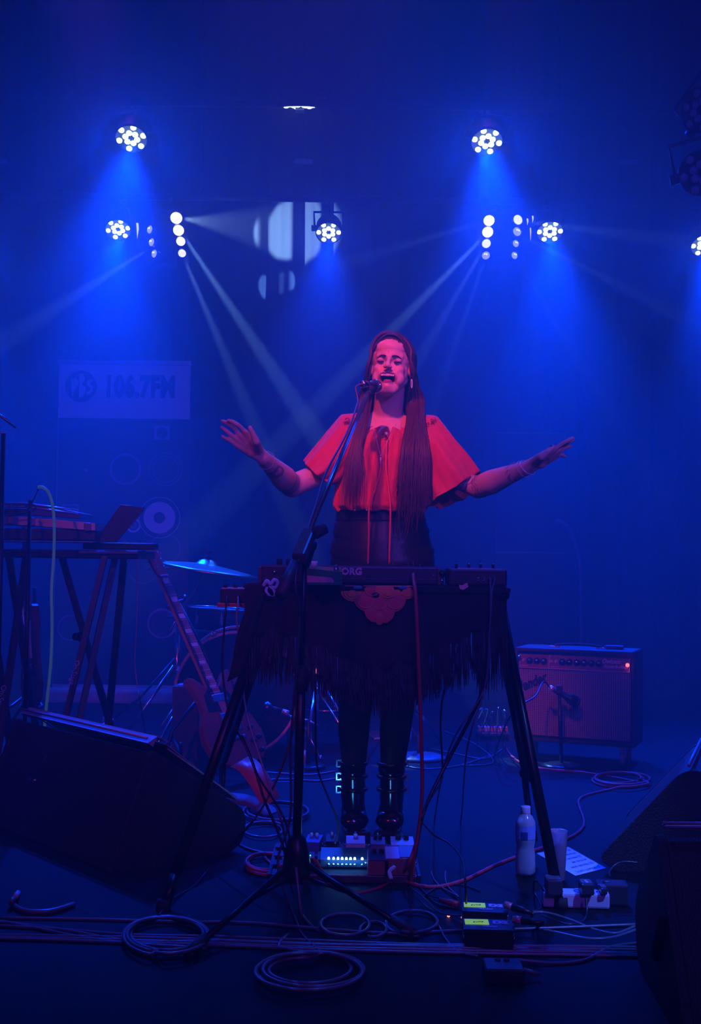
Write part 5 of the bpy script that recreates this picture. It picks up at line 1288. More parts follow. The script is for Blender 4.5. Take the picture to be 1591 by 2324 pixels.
# right controller
x0, x1 = P(1014, 1300, 3.5).x, P(1144, 1300, 3.5).x; zc0 = ZB+.005
t = thing('effects_controller', 'black box with four tall knobs on top, at the right end of the keyboard board', 'effects unit', ((x0+x1)/2, 3.50, zc0))
w = x1-x0; zh = P(1080, 1291, 3.43).z-zc0
MB().box((0, 0, zh/2), (w, .14, zh), bev=.006).build('body', BLK, t)
MB().box((-.005, -.04, zh+.001), (w*.62, .02, .003)).build('pale_strip', mat('pale_panel', (.4, .42, .5), .3), t)  # pale strip along the top, emits nothing
for px in (1036, 1064, 1091, 1119):
    x = P(px, 1285, 3.47).x-(x0+x1)/2; k_ = MB().cyl((x, -.03, zh), (x, -.03, zh+.013), .0042, n=12).build('control_knob', RUB, t)
    MB().lathe([(.0050, 0), (.0052, .002), (.001, .003)], 14, M=Matrix.Translation((x, -.03, zh+.013))).build('knob_cap', STEEL, k_)
for px in (1022, 1138): x = P(px, 1290, 3.45).x-(x0+x1)/2; MB().sphere((x, -.03, zh), .0025, n=8).build('screw', STEEL, t)
for px in (1085, 1097, 1111, 1122):
    x = P(px, 1314, 3.43).x-(x0+x1)/2; z = P(px, 1314, 3.43).z-zc0
    MB().tube([(x+.0042*cos(a), -.0715, z+.0042*sin(a)) for a in [2*pi*k/16 for k in range(16)]], .0011, 5, closed=True).build('jack', CHROME, t)
for i, (px, mt_) in enumerate(((1111, mat('violet_plug', (.6, .15, .5), .4)), (1122, mat('blue_plug', (.1, .2, .6), .4)))):
    a = P(px, 1313, 3.425); q = P(1113.5+i*3, 1345, 3.40)
    cable([a+Vector((0, .002, 0)), a + Vector((0, -.012, 0)), P(px+(1.5-3*i), 1325, 3.41), q, P(1112, 1420, 3.40), P(1100, 1560, 3.42), P(1060-40*i, 1700, 3.45), F(1045-60*i, 1870), F(1010-30*i, 1985), F(1040, 2035, .01)], .0027, mat('thin_cable_blue_grey', (.10, .11, .16), .4), ['thin patch cable with a violet plug in the right-hand controller', 'thin patch cable with a blue plug in the right-hand controller'][i])
tag(MB().add([(0, 0, 0), (.010, -.003, -.004), (.026, 0, .006), (.022, .001, .018), (.008, -.001, .010), (-.002, .001, .012)], [(0, 1, 4, 5), (1, 2, 3, 4)]).build('paper_label', mat('peach_paper', (.85, .40, .35), .6), loc=P(1043, 1336, 3.40)), 'small crumpled peach paper label under the four-knob controller', 'label')
t = thing('ball_knob', 'black round ball with a shiny rim between the synthesizer and the controller', 'ball', P(1003, 1302, 3.46))
MB().sphere((0, 0, 0), .0125, n=18).build('ball', mat('glossy_black_ball', (.01, .01, .012), .08, spec=.8), t)
MB().cyl((0, 0, -.010), (0, 0, ZB+.005-t.location.z), .005, n=8).build('stalk', CHROME, t)
# left little mixer on a red tray
q = P(530, 1372, 3.60)
t = thing('red_tray', 'red metal tray fixed to the left of the keyboard stand under a small mixer', 'tray', (P(538, 1372, 3.6).x, 3.62, q.z))
MB().box((0, 0, 0), (.115, .12, .012), bev=.003).build('plate', mat('red_tray_metal', (.55, .03, .04), .35), t)
MB().cyl((.05, 0, 0), (LT.x-t.location.x, LT.y-t.location.y, LT.z-t.location.z-.02), .008, n=8).build('support_arm', TB, t)
t = thing('small_mixer', 'small black box with white top and black knobs on the red tray', 'mixer', (P(534, 1350, 3.6).x, 3.62, q.z+.0065))
zh = P(530, 1336, 3.57).z - t.location.z
MB().box((0, 0, zh/2), (.088, .09, zh), bev=.003).build('body', BLK, t)
MB().box((0, 0, zh+.001), (.078, .08, .003)).build('white_top', WHITE, t)
for x in (-.03, .0, .03): MB().cyl((x, -.02, zh), (x, -.02, zh+.012), .007, n=12).build('control_knob', RUB, t)
for x in (-.022, .012): MB().cyl((x, -.045, zh*.45), (x, -.055, zh*.45), .004, n=10).build('plug', CHROME, t)
cable([t.location + Vector((.012, -.055, zh*.45)), P(540, 1375, 3.53), P(537, 1400, 3.53), P(541, 1440, 3.53), P(548, 1520, 3.5), P(560, 1620, 3.48), P(600, 1750, 3.42), P(640, 1870, 3.38), F(655, 1955, .006)], .0034, mat('pale_thin_cable', (.25, .25, .32), .4), 'pale patch cable dropping from the small mixer behind the stand')
cable([t.location + Vector((-.022, -.055, zh*.45)), P(512, 1385, 3.53), P(508, 1440, 3.53), P(505, 1520, 3.52), P(520, 1620, 3.5), P(560, 1700, 3.45), P(585, 1760, 3.42), P(650, 1870, 3.3), F(665, 1985, .006)], .0030, BLKC, 'thin black cable dropping from the left socket of the small mixer')
# pale ribbon tied on the stand
RIB = mat('pale_blue_ribbon', (.45, .60, .80), .6)
t = thing('ribbon', 'pale blue cloth ribbon tied around the left end of the keyboard board', 'ribbon', P(612, 1333, 3.42))
keep(MB().tube(smooth_path([P(598, 1330, 3.40), P(606, 1318, 3.395), P(614, 1326, 3.395), P(622, 1316, 3.395), P(630, 1322, 3.40), P(626, 1334, 3.40), P(612, 1332, 3.40)], 4), .006, 6).build('bow', RIB), t)
def strip(pts, w, mt, nm='tail'):
    v = []; pts = smooth_path(pts, 4)
    for p in pts: v += [p - Vector((w/2, 0, 0)), p + Vector((w/2, .002, 0))]
    o = MB().add(v, [(2*i, 2*i+1, 2*i+3, 2*i+2) for i in range(len(pts)-1)], 0, True).build(nm, mt, fix=False)
    s = o.modifiers.new('s', 'SOLIDIFY'); s.thickness = .0015; return o
keep(strip([P(606, 1332, 3.395), P(604, 1342, 3.39), P(612, 1352, 3.392), P(609, 1350, 3.392)], .008, RIB), t)
keep(strip([P(612, 1330, 3.395), P(622, 1340, 3.39), P(624, 1352, 3.39), P(614, 1352, 3.392)], .009, RIB), t)
# dark cloth hanging over the stand's left end
t = thing('black_cloth', 'black cloth bunched over the left corner of the keyboard stand', 'cloth', P(600, 1370, 3.47))
vs_ = []
for j in range(14):
    for i in range(19):
        u, q_ = i/18, j/13
        px = 566 + 92*u - 50*q_*(1-u*.4) ; py = 1332 + 16*sin(pi*(1-u))*0 + 215*q_*(1-.25*u) + 20*(1-u)*(q_ == 0)
        vs_.append(P(px + 3*sin(q_*9+u*4), py, 3.44 + .02*sin(u*13+q_*2)))
o = keep(MB().add(vs_, [(j*19+i, j*19+i+1, (j+1)*19+i+1, (j+1)*19+i) for j in range(13) for i in range(18)], 0, True).build('cloth', mat('black_cotton', (.012, .010, .014), .9), fix=False), t)
s_ = o.modifiers.new('s', 'SOLIDIFY'); s_.thickness = .003
# ================================================================== keyboard station at the far left
ALU = mat('aluminium_extrusion', (.55, .55, .60), .35, .8); CASEB = mat('case_black_laminate', (.03, .028, .036), .45)
DS = 4.75
def boxpx(name, x0, y0, x1, y1, D, dep, mt, parent=None, bev=.004, yl=None):
    """box whose front face spans the given picture points at depth D"""
    a, b = P(x0, y0, D), P(x1, y1, D)
    m = MB().box(((a.x+b.x)/2, D+dep/2, (a.z+b.z)/2), (b.x-a.x, dep, abs(a.z-b.z)), bev=bev); o = m.build(name, mt)
    return keep(o, parent) if parent else o
tz_ = P(120, 1232, DS).z
t = thing('keyboard_stand', 'black double-braced folding keyboard stand at the left, with pale legs crossing', 'keyboard stand', (P(160, 1300, DS).x, DS+.2, 0))
SLG = mat('stand_leg_satin', (.10, .075, .11), .35, .4)
def sleg(a, b, w, mt, nm='leg', par=t):
    M = frame_to(a, b); L = (Vector(b)-Vector(a)).length
    return keep(MB().box((0, 0, L/2), (w, w, L), M=M, bev=.003).build(nm, mt), par)
fl = lambda px, D: Vector((P(px, 1700, D).x, D, .012))
sleg(P(238, 1262, DS), fl(112, DS+.0), .024, SLG); sleg(P(262, 1262, DS+.10), fl(148, DS+.02), .024, SLG)
sleg(P(140, 1262, DS+.28), fl(285, DS+.30), .028, TB); sleg(P(282, 1262, DS+.34), fl(236, DS+.34), .028, TB)
sleg(P(60, 1262, DS+.1), fl(-15, DS+.0), .024, mat('stand_leg_purple', (.08, .03, .05), .4)); sleg(P(20, 1262, DS+.3), fl(100, DS+.3), .028, TB)
sleg(P(-40, 1262, DS+.1), fl(40, DS+.04), .026, TB)
for x in (112, -15): keep(MB().cyl(fl(x, DS)-Vector((.1, 0, 0)), fl(x, DS)+Vector((.1, 0, 0)), .012, n=8).build('foot_bar', TB), t)
keep(MB().cyl(P(183, 1445, DS+.0), P(183, 1445, DS+.2), .020, n=14).cyl(P(172, 1445, DS-.02), P(172, 1445, DS), .016, n=12).build('pivot_bolt', TB), t)
bp0, bp1 = P(-60, 1250, DS), P(315, 1250, DS)
keep(MB().box(((bp0.x+bp1.x)/2, DS+.2, tz_-.045), (bp1.x-bp0.x, .42, .035), bev=.006).build('table_board', TB), t)
a = P(170, 1526, DS-.004)
d_ = (P(180, 1480, DS)-P(150, 1600, DS)).normalized()
Mt = Matrix((Vector((-d_.x, 0, -d_.z)), Vector((-d_.z*-1, 0, -d_.x)) , Vector((0, -1, 0)))).transposed().to_4x4(); Mt.translation = a + Vector((0, -.012, 0))
text('On-Stage', .030, Mt, mat('white_print', (.7, .7, .8), .5), name='lettering', sx=.9).parent = None
lt_ = bpy.data.objects['lettering'] if False else [o for o in bpy.data.objects if o.name.startswith('lettering') and o.parent is None][-1]; keep(lt_, t)
a = P(4, 1585, DS-.004); Mt2 = Mt.copy(); Mt2.translation = a + Vector((0, -.014, 0))
text('On-Stage', .030, Mt2, mat('white_print', (0, 0, 0)), name='lettering'); lt_ = [o for o in bpy.data.objects if o.name.startswith('lettering') and o.parent is None][-1]; keep(lt_, t)
tb = tz_-.0275
# lower flight case / keyboard, open case lid above
t = thing('flight_case', 'black flight case with aluminium rim lying on the left keyboard stand', 'flight case', (P(110, 1210, DS).x, DS+.2, tb))
boxpx('body', -60, 1198, 216, 1226, DS+.02, .36, CASEB, t); boxpx('lower_rim', -60, 1226, 212, 1231, DS+.015, .37, ALU, t, bev=.002)
def slope(name, pts, D, dep, mt, par):
    f = [P(x, y, D) for x, y in pts]; b_ = [p + Vector((0, dep, 0)) for p in f]; n = len(f)
    return keep(MB().add(f+b_, [list(range(n)), [n+i for i in range(n)][::-1]] + [(i, (i+1) % n, n+(i+1) % n, n+i) for i in range(n)]).build(name, mt), par)
slope('rim', [(-60, 1168), (60, 1173), (216, 1187), (216, 1204), (60, 1192), (-60, 1186)], DS, .38, ALU, t)
for x, y in ((25, 1180), (72, 1184), (199, 1196)): keep(MB().box(P(x, y, DS)+Vector((0, -.006, 0)), (.026, .014, .034), bev=.004).build('catch', mat('catch_steel', (.2, .18, .24), .4, .7), t) if False else MB().box(P(x, y, DS)+Vector((0, -.006, 0)), (.026, .014, .034), bev=.004).build('catch', mat('catch_steel', (.2, .18, .24), .4, .7)), t)
slope('upper_tray', [(-60, 1141), (60, 1142), (100, 1146), (185, 1165), (178, 1176), (60, 1168), (-60, 1166)], DS+.12, .24, mat('pale_case_top', (.10, .09, .13), .5), t)
for y0, y1, y2, y3 in ((1141, 1142, 1148, 1158), (1149, 1150, 1155, 1166)):
    keep(MB().tube([P(-60, y0, DS+.112), P(55, y1, DS+.112), P(100, y2, DS+.112), P(178, y3, DS+.112)], .0035, 6).build('rim_strip', ALU), t)
# device on top, small
t = thing('effects_unit', 'small dark effects unit with a chrome switch lying on the left flight case', 'effects unit', (P(25, 1165, DS-.03).x, DS+.03, P(25, 1168, DS).z))
MB().box((0, 0, .014), (.10, .055, .026), bev=.004).build('body', BLK, t)
MB().cyl((-.02, -.01, .027), (-.02, -.01, .045), .005, n=10).build('footswitch', CHROME, t)
# tablet / music stand board
t = thing('music_stand', 'black tilted music stand desk with a thin bright edge, right end of the left station', 'music stand', P(255, 1232, DS+.1))
slope('desk', [(221, 1221), (274, 1146), (326, 1152), (322, 1162), (262, 1231), (221, 1231)], DS+.08, .02, mat('tablet_black', (.008, .008, .011), .4), t)
keep(MB().tube([P(221, 1221, DS+.078), P(273, 1146, DS+.078), P(300, 1148, DS+.078)], .0018, 6).build('edge_trim', ALU), t)
keep(MB().box(P(275, 1240, DS+.16), (.30, .10, .028), bev=.005).build('support_arm', TB), t)
keep(MB().tube([P(264, 1228, DS+.075), P(278, 1227, DS+.075), P(292, 1232, DS+.075)], .0016, 5).build('page_clip', STEEL), t)
t = thing('accessory_bar', 'thin grey bar jutting right from under the left keyboard table', 'bar', P(250, 1254, DS-.02))
keep(MB().box(P(247, 1254, DS-.02), (.24, .02, .010), bev=.003).build('bar', mat('grey_bar', (.09, .08, .11), .4)), t)
cable([P(313, 1258, DS), P(312, 1330, DS), P(310, 1420, DS), P(306, 1500, DS), P(312, 1560, DS), P(318, 1590, DS), F(330, 1665)], .0028, mat('pale_thin_cable', (0, 0, 0)), 'pale thin cable hanging straight down left of the red guitar neck')
# vertical pole with clip at the left
t = thing('microphone_stand', 'thin black pole rising through the left flight cases', 'microphone stand', (P(62, 1400, DS-.12).x, DS-.12, 0))
MB().cyl((0, 0, 0), (0, 0, P(62, 1160, DS-.12).z), .008, n=10).lathe([(.09, 0), (.09, .014), (.03, .02), (.001, .02)], 24).build('pole', TB, t)
keep(MB().tube([P(62, 1160, DS-.12), P(70, 1146, DS-.12), P(80, 1126, DS-.12), P(89, 1106, DS-.12)], .0022, 6).box(P(69, 1143, DS-.12), (.014, .014, .03), bev=.003).build('gooseneck', TB), t)
YGC = mat('yellow_green_cable', (.25, .75, .45), .45, emit=(.02, .30, .22), estr=.12)  # faint emission stands in for the cable's glow under blue light
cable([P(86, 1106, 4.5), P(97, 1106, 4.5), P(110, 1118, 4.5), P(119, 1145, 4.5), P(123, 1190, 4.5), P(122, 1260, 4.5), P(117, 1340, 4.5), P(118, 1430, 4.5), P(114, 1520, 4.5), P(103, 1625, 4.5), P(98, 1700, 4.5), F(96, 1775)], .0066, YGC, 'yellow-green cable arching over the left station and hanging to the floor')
cable([P(20, 1172, 4.7), P(50, 1165, 4.68), P(78, 1158, 4.68), P(80, 1147, 4.68), P(68, 1144, 4.68), P(58, 1150, 4.7)], .003, BLKC, 'short black lead looping on top of the left flight case')
t = thing('boom_microphone_arm', 'bright-edged microphone boom tip entering at the left edge of the photo', 'microphone stand', P(-60, 1000, 4.4))
keep(MB().tube([P(-70, 895, 4.4), P(10, 950, 4.4), P(36, 971, 4.4)], [.006, .006, .004], 8).build('boom_arm', mat('boom_metal', (0, 0, 0))), t)
keep(MB().tube([P(-70, 895, 4.4), P(-60, 1300, 4.4), Vector((P(-60, 1300, 4.4).x, 4.4, 0))], .010, 8).build('pole', TB), t)
t = thing('microphone_stand', 'dark upright stand with a flat pale clip under the boom tip at the left edge', 'microphone stand', (P(8, 1000, 4.6).x, 4.6, 0))
MB().cyl((0, 0, 0), (0, 0, P(8, 985, 4.6).z), .010, n=10).build('pole', TB, t)
keep(MB().box(P(8, 983, 4.6), (.022, .02, .006), bev=.002).build('clip', STEEL), t)

# ================================================================== floor things
# guitar strap
STR = mat('red_leather_strap', (.70, .05, .06), .35); STB = mat('brown_strap_suede', (.16, .04, .06), .7)
def ribbon(name, label, cat, pts, w, mt, th=.003, flat=True):
    pts = [Vector(p) for p in pts]; pts = smooth_path(pts, 6); v = []
    for i, p in enumerate(pts):
        d = (pts[min(i+1, len(pts)-1)]-pts[max(i-1, 0)]).normalized(); s = d.cross(Vector((0, -.6, .8))).normalized()
        v += [p - s*w/2, p + s*w/2]
    o = MB().add(v, [(2*i, 2*i+1, 2*i+3, 2*i+2) for i in range(len(pts)-1)], 0, True).build(name, mt, fix=False)
    m_ = o.modifiers.new('s', 'SOLIDIFY'); m_.thickness = th; return tag(o, label, cat)
ribbon('guitar_strap', 'bright red leather strap folded upright on the floor, left of the stand pole', 'strap', [P(543, 1728, 4.55), P(562, 1737, 4.5), P(585, 1765, 4.46), P(606, 1800, 4.44), F(616, 1822, .03)], .085, STR)
ribbon('guitar_strap', 'dark brownish strap lying in a curve behind the red strap', 'strap', [F(478, 1822, .02), F(520, 1812, .035), F(560, 1816, .035), F(596, 1832, .025), F(618, 1846, .02)], .055, STB)
# pedalboard
pbL, pbR = F(640, 1985), F(925, 2003)
t = thing('pedalboard', 'low dark pedalboard frame holding the effects pedals before the boots', 'pedalboard', ((pbL.x+pbR.x)/2, 3.66, 0))
PBW = .44; PBD = .36; cx_ = t.location.x
for i, y in enumerate((-.15, -.06, .03, .12)): MB().box((0, y, .018 + .004*i), (PBW, .055, .010), bev=.003).build('rail', mat('pedalboard_aluminium', (.06, .05, .07), .4, .6), t)
for s in (-1, 1): MB().box((s*(PBW/2), -.015, .014), (.012, PBD, .026), bev=.003).build('side_frame', mat('pedalboard_aluminium', (0, 0, 0)), t)
MB().box((0, -.18, .011), (PBW+.012, .010, .022), bev=.003).build('front_rail', mat('pedalboard_edge', (.14, .06, .10), .4, .5), t)
def pedal(px, py, D, w, d, h, col, label, knobs=2, kcol='white', switch=True, rot=0, rough=.4, top=None):
    b = P(px, py, D); zb = .026 + .045*(D-3.5)*.3
    t = thing('effects_pedal', label, 'effects pedal', (b.x, D+d/2, zb), (0, 0, rot))
    MB().add([(-w/2, -d/2, 0), (w/2, -d/2, 0), (w/2, d/2, 0), (-w/2, d/2, 0), (-w/2, -d/2, h*.8), (w/2, -d/2, h*.8), (w/2, d/2, h), (-w/2, d/2, h)], [(3, 2, 1, 0), (4, 5, 6, 7), (0, 1, 5, 4), (1, 2, 6, 5), (2, 3, 7, 6), (3, 0, 4, 7)]).build('case', mat('pedal_'+col[0], col[1], rough), t)
    o = t.children[0] if t.children else None
    z = h*.9
    if top:
        MB().box((0, 0, h*.92), (w*.94, d*.92, .0035), M=Matrix.Rotation(atan2(h*.2, d)*.98, 4, 'X'), bev=.001).build('top_plate', mat('pedal_'+top[0], top[1], rough), t)
    for k in range(knobs):
        x = (k-(knobs-1)/2)*w*.36
        MB().lathe([(w*.12, 0), (w*.11, .013), (w*.08, .015), (.0005, .015)], 14, M=Matrix.Translation((x, d*.12, z+.001))).build('control_knob', {'white': mat('clear_knob', (.55, .55, .7), .2), 'black': RUB}[kcol], t)
    if switch:
        MB().cyl((0, d*.32, z), (0, d*.32, z+.010), .006, n=10).cyl((0, d*.32, z+.01), (0, d*.32, z+.020), .0038, n=10).build('footswitch', CHROME, t)
    for s in (-1, 1): MB().cyl((s*w/2, 0, h*.4), (s*(w/2+.008), 0, h*.4), .0045, n=8).build('jack_plug', CHROME, t)
    return t
WP = ('white_enamel', (.62, .62, .72)); DP = ('dark_enamel', (.03, .03, .05)); GP_ = ('grey_enamel', (.22, .20, .28)); RP = ('brick_red_sides', (.35, .08, .10)); BP_ = ('blue_enamel', (.10, .14, .45))
pedal(711, 1924, 3.72, .048, .075, .036, BP_, 'small blue pedal with two clear knobs, left end of the back row', 2, rot=-.15)
pedal(753, 1922, 3.74, .038, .070, .034, DP, 'tiny dark pedal with one pale knob, second in the back row', 1)
pedal(807, 1926, 3.72, .060, .075, .034, WP, 'white pedal with a single square knob in front of her left-hand boot', 1)
pedal(858, 1928, 3.72, .046, .070, .032, GP_, 'grey pedal with two black knobs, fourth in the back row', 2, 'black')
pedal(914, 1936, 3.70, .072, .085, .036, WP, 'white pedal with black knobs at the right end of the back row', 2, 'black')
t3 = pedal(694, 1960, 3.52, .050, .080, .032, DP, 'dark pedal with a tiny green light beside the stand pole, front row', 1)
MB().sphere((.012, 0, .031), .0022, n=6).build('led', mat('green_led', (.1, .8, .3), .3, emit=(.1, 1, .35), estr=2.5), t3)
t3 = pedal(740, 1953, 3.54, .052, .070, .030, DP, 'dark tuner pedal with a glowing green bar in the front row', 0, switch=False)
MB().box((.004, .005, .0285), (.018, .004, .002)).build('led_bar', mat('green_led', (0, 0, 0)), t3)
t3 = pedal(858, 1985, 3.47, .060, .10, .050, RP, 'red-sided square pedal with a dark top, front row right of the lights', 2, 'black', top=DP, switch=False)
t3 = pedal(908, 1985, 3.47, .090, .105, .058, RP, 'large red-sided pedal with a white printed top at the right of the board', 0, top=WP, switch=False)
MB().box((.020, .0, .0575), (.042, .088, .003), M=Matrix.Rotation(.13, 4, 'X')).build('dark_window', mat('pedal_grey_enamel', (0, 0, 0)), t3)
for i_, s_ in enumerate(('DIST', 'FILTER', 'TONE')): pass
# multi switch unit with eight blue lamps
t = thing('switching_unit', 'long dark switching unit with a row of eight glowing blue-white lights', 'effects unit', (P(784, 1960, 3.56).x, 3.58, .030))
MB().add([(-.075, -.045, 0), (.075, -.045, 0), (.075, .045, 0), (-.075, .045, 0), (-.075, -.045, .022), (.075, -.045, .022), (.075, .045, .036), (-.075, .045, .036)], [(3, 2, 1, 0), (4, 5, 6, 7), (0, 1, 5, 4), (1, 2, 6, 5), (2, 3, 7, 6), (3, 0, 4, 7)]).build('case', mat('unit_dark', (.025, .025, .045), .25), t)
LEDM = mat('ice_blue_led', (.5, .8, 1), .3, emit=(.25, .65, 1), estr=14)
for px in (746, 757, 767, 776.5, 786, 795.5, 805, 822):
    p = P(px, 1955.5, 3.535) - t.location; p.z = .0235
    MB().cyl((p.x, -.043, .022), (p.x, -.043, .026), .0036, n=10).sphere((p.x, -.043, .026), .0034, n=8).build('led', LEDM, t)
    MB().cyl((p.x, -.0455, .010), (p.x, -.060, .010), .0035, n=8).build('jack_plug', CHROME, t)
text('SWITCHER', .014, Matrix.Translation((-.005, .012, .034)) @ Matrix.Rotation(.15, 4, 'X'), mat('red_print', (.45, .08, .12), .5), t, bold=.0003) if False else None
for px in (770, 800): pass
ll = bpy.data.lights.new('led_glow', 'AREA'); ll.energy = .35; ll.color = (.05, .35, 1); ll.shape = 'RECTANGLE'; ll.size = .11; ll.size_y = .01
lo = bpy.data.objects.new('led_glow', ll); COL.objects.link(lo); lo.location = t.location + Vector((0, -.065, .032)); lo.rotation_euler = (R(60), 0, 0)
MB().tube(smooth_path([P(895, 1968, 3.44)-t.location, P(884, 1978, 3.42)-t.location, P(888, 1995, 3.40)-t.location], 4), .006, 8).build('curved_plug', WHITE, t)
# bottle and glass
CLR = mat('clear_plastic', (.75, .80, 1.0), .08, spec=.8, trans=.5); WATER = mat('water', (.6, .65, .98), .15, trans=.45); CAPM = mat('white_cap', (.62, .55, .80), .45)
bb = F(1192, 1986); 
t = thing('water_bottle', 'clear plastic water bottle with white cap standing beside the right-hand stand leg', 'bottle', (bb.x, bb.y, 0))
pr_ = [(.018, .0), (.026, .003), (.030, .012), (.0305, .03), (.029, .05), (.0295, .06), (.027, .078), (.0265, .088), (.0285, .100), (.0305, .112), (.0305, .150), (.029, .163), (.022, .176), (.0135, .186), (.012, .190)]
n = 32; m = MB(); vs_ = []
for r_, z in pr_:
    for k in range(n):
        a = 2*pi*k/n; rr = r_*(1 + (.05*cos(5*a) if z < .02 else 0) + (.012*sin(z*700) if .035 < z < .11 else 0)); vs_.append((rr*cos(a), rr*sin(a), z))
m.add(vs_, [(i*n+k, i*n+(k+1) % n, (i+1)*n+(k+1) % n, (i+1)*n+k) for i in range(len(pr_)-1) for k in range(n)] + [list(range(n))[::-1]], 0, True)
m.build('shell', CLR, t)
MB().lathe([(max(.001, r_-.0018), z+.002) for r_, z in pr_ if z < .150] + [(.0005, .151)], 28).build('water', WATER, t)
MB().lathe([(.0145, .186), (.0150, .188), (.0150, .205), (.0135, .2075), (.001, .2075)], 28).build('cap', CAPM, t)
MB().lathe([(.0138, .182), (.0142, .182), (.0142, .186), (.0138, .186)], 24).build('cap_ring', CAPM, t)
lab = MB(); vs_ = [(.0311*cos(a), .0311*sin(a), z) for z in (.112, .152) for a in [-2.6+2.1*k/16 for k in range(17)]]
lab.add(vs_, [(k, k+1, 18+k, 17+k) for k in range(16)], 0, True); lab.build('label', mat('pale_blue_label', (.22, .35, .85), .5), t, fix=False)
vs_ = [(.0313*cos(a), .0313*sin(a), z) for z in (.112, .135) for a in [-2.2+.7*k/6 for k in range(7)]]
MB().add(vs_, [(k, k+1, 8+k, 7+k) for k in range(6)], 0, True).build('label_panel', mat('dark_blue_label', (.03, .06, .25), .5), t, fix=False)
gb = F(1266, 1996)
t = thing('drinking_glass', 'frosted plastic cup with a little drink left, beside the handwritten page', 'glass', (gb.x, gb.y, 0))
MB().lathe([(.020, 0), (.0215, .002), (.0285, .143), (.0290, .145), (.0275, .143), (.0200, .004), (.001, .004)], 32).build('cup', mat('frosted_cup', (.75, .7, .95), .2, trans=.65), t)
MB().lathe([(.0195, .0045), (.0215, .036), (.001, .036)], 28).build('drink', mat('pinkish_drink', (.25, .15, .4), .1), t)
MB().add([(-.016, -.006, .038), (.014, -.008, .036), (.019, .004, .085), (.004, .010, .112), (-.018, .004, .090)], [(0, 1, 2, 3, 4)]).build('ice_piece', mat('cloudy_ice', (.5, .5, .85), .5), t, fix=False)
# hand-written page
pc = [F(1218, 1938), F(1291, 1923), F(1377, 1971), F(1306, 1989)]
c0 = sum(pc, Vector())/4; t = thing('paper_sheet', 'handwritten set list page torn from a spiral pad, lying on the floor', 'paper', (c0.x, c0.y, 0))
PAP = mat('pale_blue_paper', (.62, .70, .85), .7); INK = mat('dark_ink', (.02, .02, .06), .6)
m = MB(); nn_ = 22; edge = []
for i in range(nn_*2):
    u = i/(nn_*2-1); p = pc[1].lerp(pc[2], u); off = (pc[0]-pc[1]).normalized()*(.006 if i % 2 else 0); edge.append(p + off)
poly = [pc[0]] + edge + [pc[3]]
poly = [p + Vector((0, 0, .002)) for p in poly]
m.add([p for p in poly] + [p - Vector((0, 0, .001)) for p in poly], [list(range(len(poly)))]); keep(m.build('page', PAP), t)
ex = (pc[0]-pc[1]).normalized(); ey = (pc[1]-pc[2]).normalized()*-1
ux = (pc[0]-pc[1]).normalized(); 
xd = (pc[3]-pc[2]).normalized(); yd = (pc[1]-pc[2]).normalized()
Mx = Matrix((Vector((xd.x, xd.y, 0)), Vector((-yd.x, -yd.y, 0)), Vector((0, 0, 1)))).transposed().to_4x4()
H_ = (pc[1]-pc[2]).length; Wd = (pc[3]-pc[2]).length
lines = [('[Z] BOUNTY [18/21]', .10), ('[Z] TRIGGER (S)(N)', .27), ('(4) DEAD AIR', .43), ('[Z] MIRROR [4]', .58), ('[4] SHAKE', .73), ('[5]', .88)]
for s_, v in lines:
    Mm = Mx.copy(); p = pc[2] + xd*Wd*.10 + yd*H_*v; Mm.translation = Vector((p.x, p.y, .0025))
    o = text(s_, .023, Mm @ Matrix.Rotation(0, 4, 'Z'), INK, name='handwriting', align='LEFT', ext=.0001, sx=.55)
    keep(o, t)
# power board with adaptors
q = F(1300, 2048)
t = thing('power_board', 'pale power board on the floor with adaptors plugged in, right of the stand leg', 'power board', (q.x, 3.27, 0), (0, 0, R(-4)))
PW = (P(1385, 2010, 3.27).x - P(1236, 2010, 3.27).x)
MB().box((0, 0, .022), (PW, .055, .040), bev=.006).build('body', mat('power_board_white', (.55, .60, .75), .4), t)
for x in (-.055, .005, .05):
    for dx, dy, a in ((-.008, .006, .5), (.008, .006, -.5), (0, -.008, 0)):
        MB().box((0, 0, 0), (.0025, .008, .001), M=Matrix.Translation((x+dx, -.010+dy, .0425)) @ Matrix.Rotation(a, 4, 'Z')).build('socket_slot', RUB, t)
MB().box((.015, .018, .0425), (.030, .008, .001)).build('sticker', WHITE, t)
ADB = mat('blue_lit_black_plastic', (.035, .04, .055), .22, spec=.7)  # black plastic with the blue light on it put into its colour
def adaptor(px, py, w, h, dz, label, txt=None):
    p = P(px, py, 3.26); s = 3.26/FPX
    t = thing('power_adaptor', label, 'adaptor', (p.x, 3.245, .0435))
    MB().box((0, 0, dz/2), (w*s, h, dz), bev=.004).build('case', ADB, t)
    MB().box((0, h*.1, dz+.0006), (w*s*.86, h*.7, .0012)).build('top_face', mat('adaptor_sheen', (.10, .12, .18), .25), t)  # sheen on top put into a lighter blue-grey plate
    if txt: text(txt, .011, Matrix.Translation((0, 0, dz+.0015)) @ Matrix.Rotation(-pi/2, 4, 'Z'), mat('white_print', (0, 0, 0)), t)
    return t
adaptor(1254, 2000, 34, .060, .040, 'square black adaptor at the left end of the power board, behind the stand foot')
ta = adaptor(1328, 2010, 28, .055, .030, 'narrow black adaptor with white print in the middle of the power board', 'BOSS')
adaptor(1366, 2012, 14, .040, .018, 'small pale plug in the power board, right of the printed adaptor')
q = F(1383, 2045)
t = thing('power_adaptor', 'wide black adaptor lying at the right of the power board', 'adaptor', (P(1384, 2010, 3.27).x+.012, 3.30, 0), (0, 0, R(-6)))
MB().box((0, 0, .030), (.085, .06, .058), bev=.005).build('case', ADB, t)
